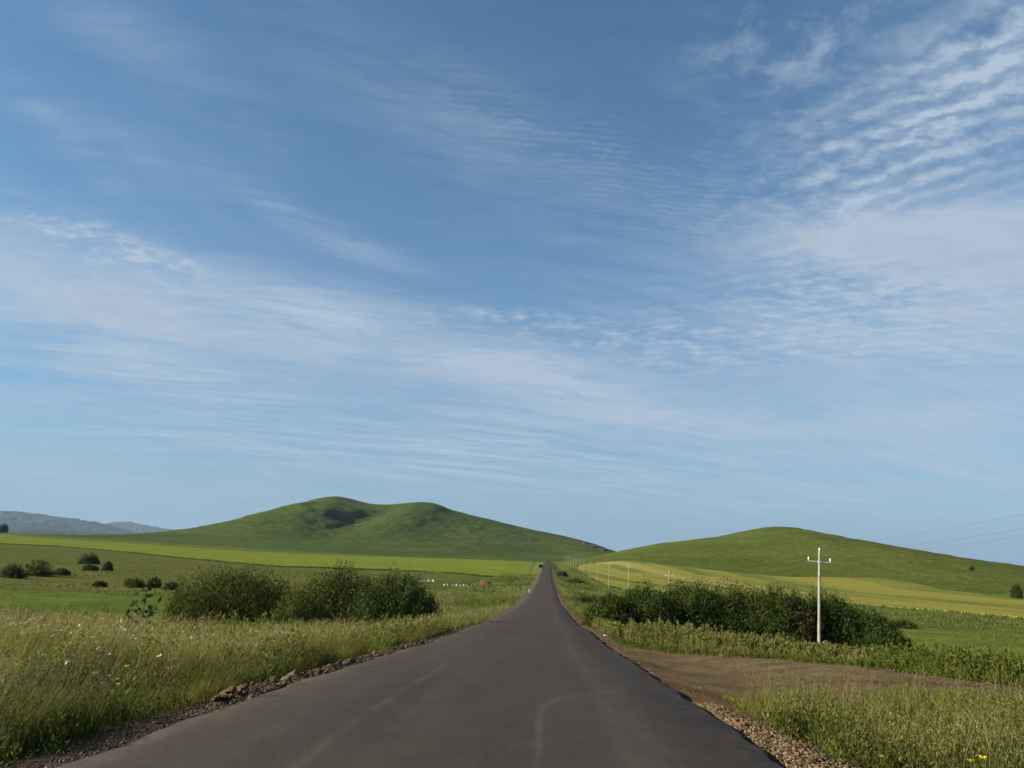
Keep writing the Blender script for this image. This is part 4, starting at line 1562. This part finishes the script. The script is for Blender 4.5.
def plane_pt(px, py):
    q_ = ray(px, py)
    return q_[:2] / (q_[2] + .10)


def ripple(p1, p2, c0, period, wob, jag):
    """bands of cloud parallel to the line p1-p2 as seen in the sky"""
    u_ = plane_pt(*p2) - plane_pt(*p1)
    u_ /= np.linalg.norm(u_)
    n_ = np.array([-u_[1], u_[0]])
    per = abs(np.dot(plane_pt(c0[0], c0[1] + period) - plane_pt(*c0), n_))
    k_ = 2 * math.pi / per
    ph = PX * float(n_[0] * k_) + PY * float(n_[1] * k_)
    return (ph + (noise(nt, plane, .9 / per * .12, 2) - .5) * wob + (noise(nt, plane, 1.1 / per, 4, .6) - .5) * jag).sin() * .5 + .5


rip = (ripple((800, 150), (980, 76), (890, 120), 25, 18, 11.0) * .62 + .38) * (puff * .55 + mott * .45).ss(.28, .62)
rip2 = (ripple((780, 285), (1000, 262), (890, 270), 11, 12, 9.0) * .6 + .2) * (puff * .5 + mott * .5).ss(.32, .62)
fr_ = ripple((520, 160), (690, 172), (610, 165), 6, 14, 11) * (puff * .5 + mott * .5).ss(.38, .62)


def gauss(px, py, a, b_, ang, wgt):
    az0, el0 = azel(px, py)
    t_ = R(ang)
    ca, sa = math.cos(t_), math.sin(t_)
    x = (AZ - az0) * F
    y = (EL - el0) * -F
    u = (x * ca + y * sa) / a
    v = (y * ca - x * sa) / b_
    return ((u * u + v * v) * -1.0).exp() * wgt


def total(*items):
    s = None
    for i in items:
        g = gauss(*i)
        s = g if s is None else s + g
    return s


m_soft = total((20, 285, 170, 36, 14, .95), (230, 320, 190, 38, 11, .95), (430, 345, 160, 34, 12, 1.0), (590, 388, 140, 26, 12, .9), (780, 425, 190, 26, 3, .6),
               (860, 235, 130, 28, 0, .95), (1010, 240, 90, 34, 0, 1.0), (1000, 335, 130, 75, 0, .75), (830, 345, 120, 46, 0, .45), (960, 415, 150, 36, 0, .5))
m_streak = total((40, 112, 120, 16, 30, .45), (310, 225, 120, 17, 18, .75), (170, 180, 100, 14, 25, .35), (180, 380, 190, 18, 3, .75), (300, 300, 200, 22, 10, .5), (480, 432, 100, 28, 0, .85),
                 (980, 468, 70, 18, 8, .9), (120, 30, 160, 30, 20, .35), (440, 110, 170, 46, 18, .45), (620, 420, 120, 12, 4, .6), (590, 455, 200, 20, 0, .45), (250, 440, 320, 36, 2, .8), (520, 475, 420, 26, 2, .5), (250, 500, 300, 22, 3, .5), (800, 505, 300, 24, 2, .5), (800, 458, 80, 8, 3, .7),
                 (100, 350, 160, 34, 5, .5), (640, 250, 160, 60, 5, .2), (870, 490, 200, 20, 4, .4), (60, 490, 200, 24, 4, .35), (760, 330, 200, 60, 0, .35))
m_puff = total((800, 52, 85, 46, -25, .55), (730, 35, 60, 34, -25, .4), (50, 228, 80, 12, 14, 1.0), (122, 244, 48, 11, 12, 1.0), (172, 262, 28, 7, 0, 1.0), (490, 316, 70, 8, 2, .9), (600, 330, 110, 18, 0, .55), (700, 350, 110, 22, 0, .55),
               (900, 300, 150, 40, 0, .45), (820, 180, 80, 40, -15, .5))
m_rip = total((930, 130, 130, 72, -18, 1.25), (1010, 45, 80, 46, -28, .8))
m_rip2 = total((880, 275, 170, 28, 0, .7), (700, 345, 170, 30, 0, .45), (960, 340, 120, 40, 0, .4))
m_fine = total((620, 165, 130, 36, 6, .20), (500, 110, 120, 30, 20, .12), (720, 215, 110, 24, 0, .2))
dens = m_soft * (soft * .72 + fibre * .28).ss(.24, .72) + m_streak * (streak * .7 + fibre * .3).ss(.32, .72) + m_puff * (puff * .7 + mott * .3).ss(.44, .66) + m_rip * rip + m_rip2 * rip2 + m_fine * fr_
dens = (dens * .82 + m_soft * .18 + (streak * .5 + fibre * .5).ss(.35, .75) * .07).sat() * .95
thick = (m_soft * soft.ss(.5, .72)).sat()
ccol = mixc(nt, thick * .55, (3.35, 4.12, 5.0), (2.85, 3.3, 3.95))
skyc = mixc(nt, 1.0, sky.outputs[0], (.77, 1.02, 1.07), 'MULTIPLY')
veil = ((EL * -5.0).exp() * .95 * (streak * .3 + fibre * .2 + .75)).sat()
skyc = mixc(nt, veil, skyc, (1.55, 2.28, 3.3))
final = mixc(nt, dens, skyc, ccol)
nt.links.new(final, bg.inputs['Color'])

# ------------------------------------------------------------------ render settings
scene.render.engine = 'CYCLES'
cy = scene.cycles
cy.max_bounces = 5
cy.diffuse_bounces = 3
cy.glossy_bounces = 2
cy.transmission_bounces = 3
cy.volume_bounces = 0
cy.use_denoising = True
cy.use_adaptive_sampling = True
cy.adaptive_threshold = .02
vs = scene.view_settings
scene.display_settings.display_device = 'sRGB'
vs.view_transform = 'Standard'
vs.look = 'None'
vs.exposure = 1.3
vs.gamma = 1
vs.use_curve_mapping = False
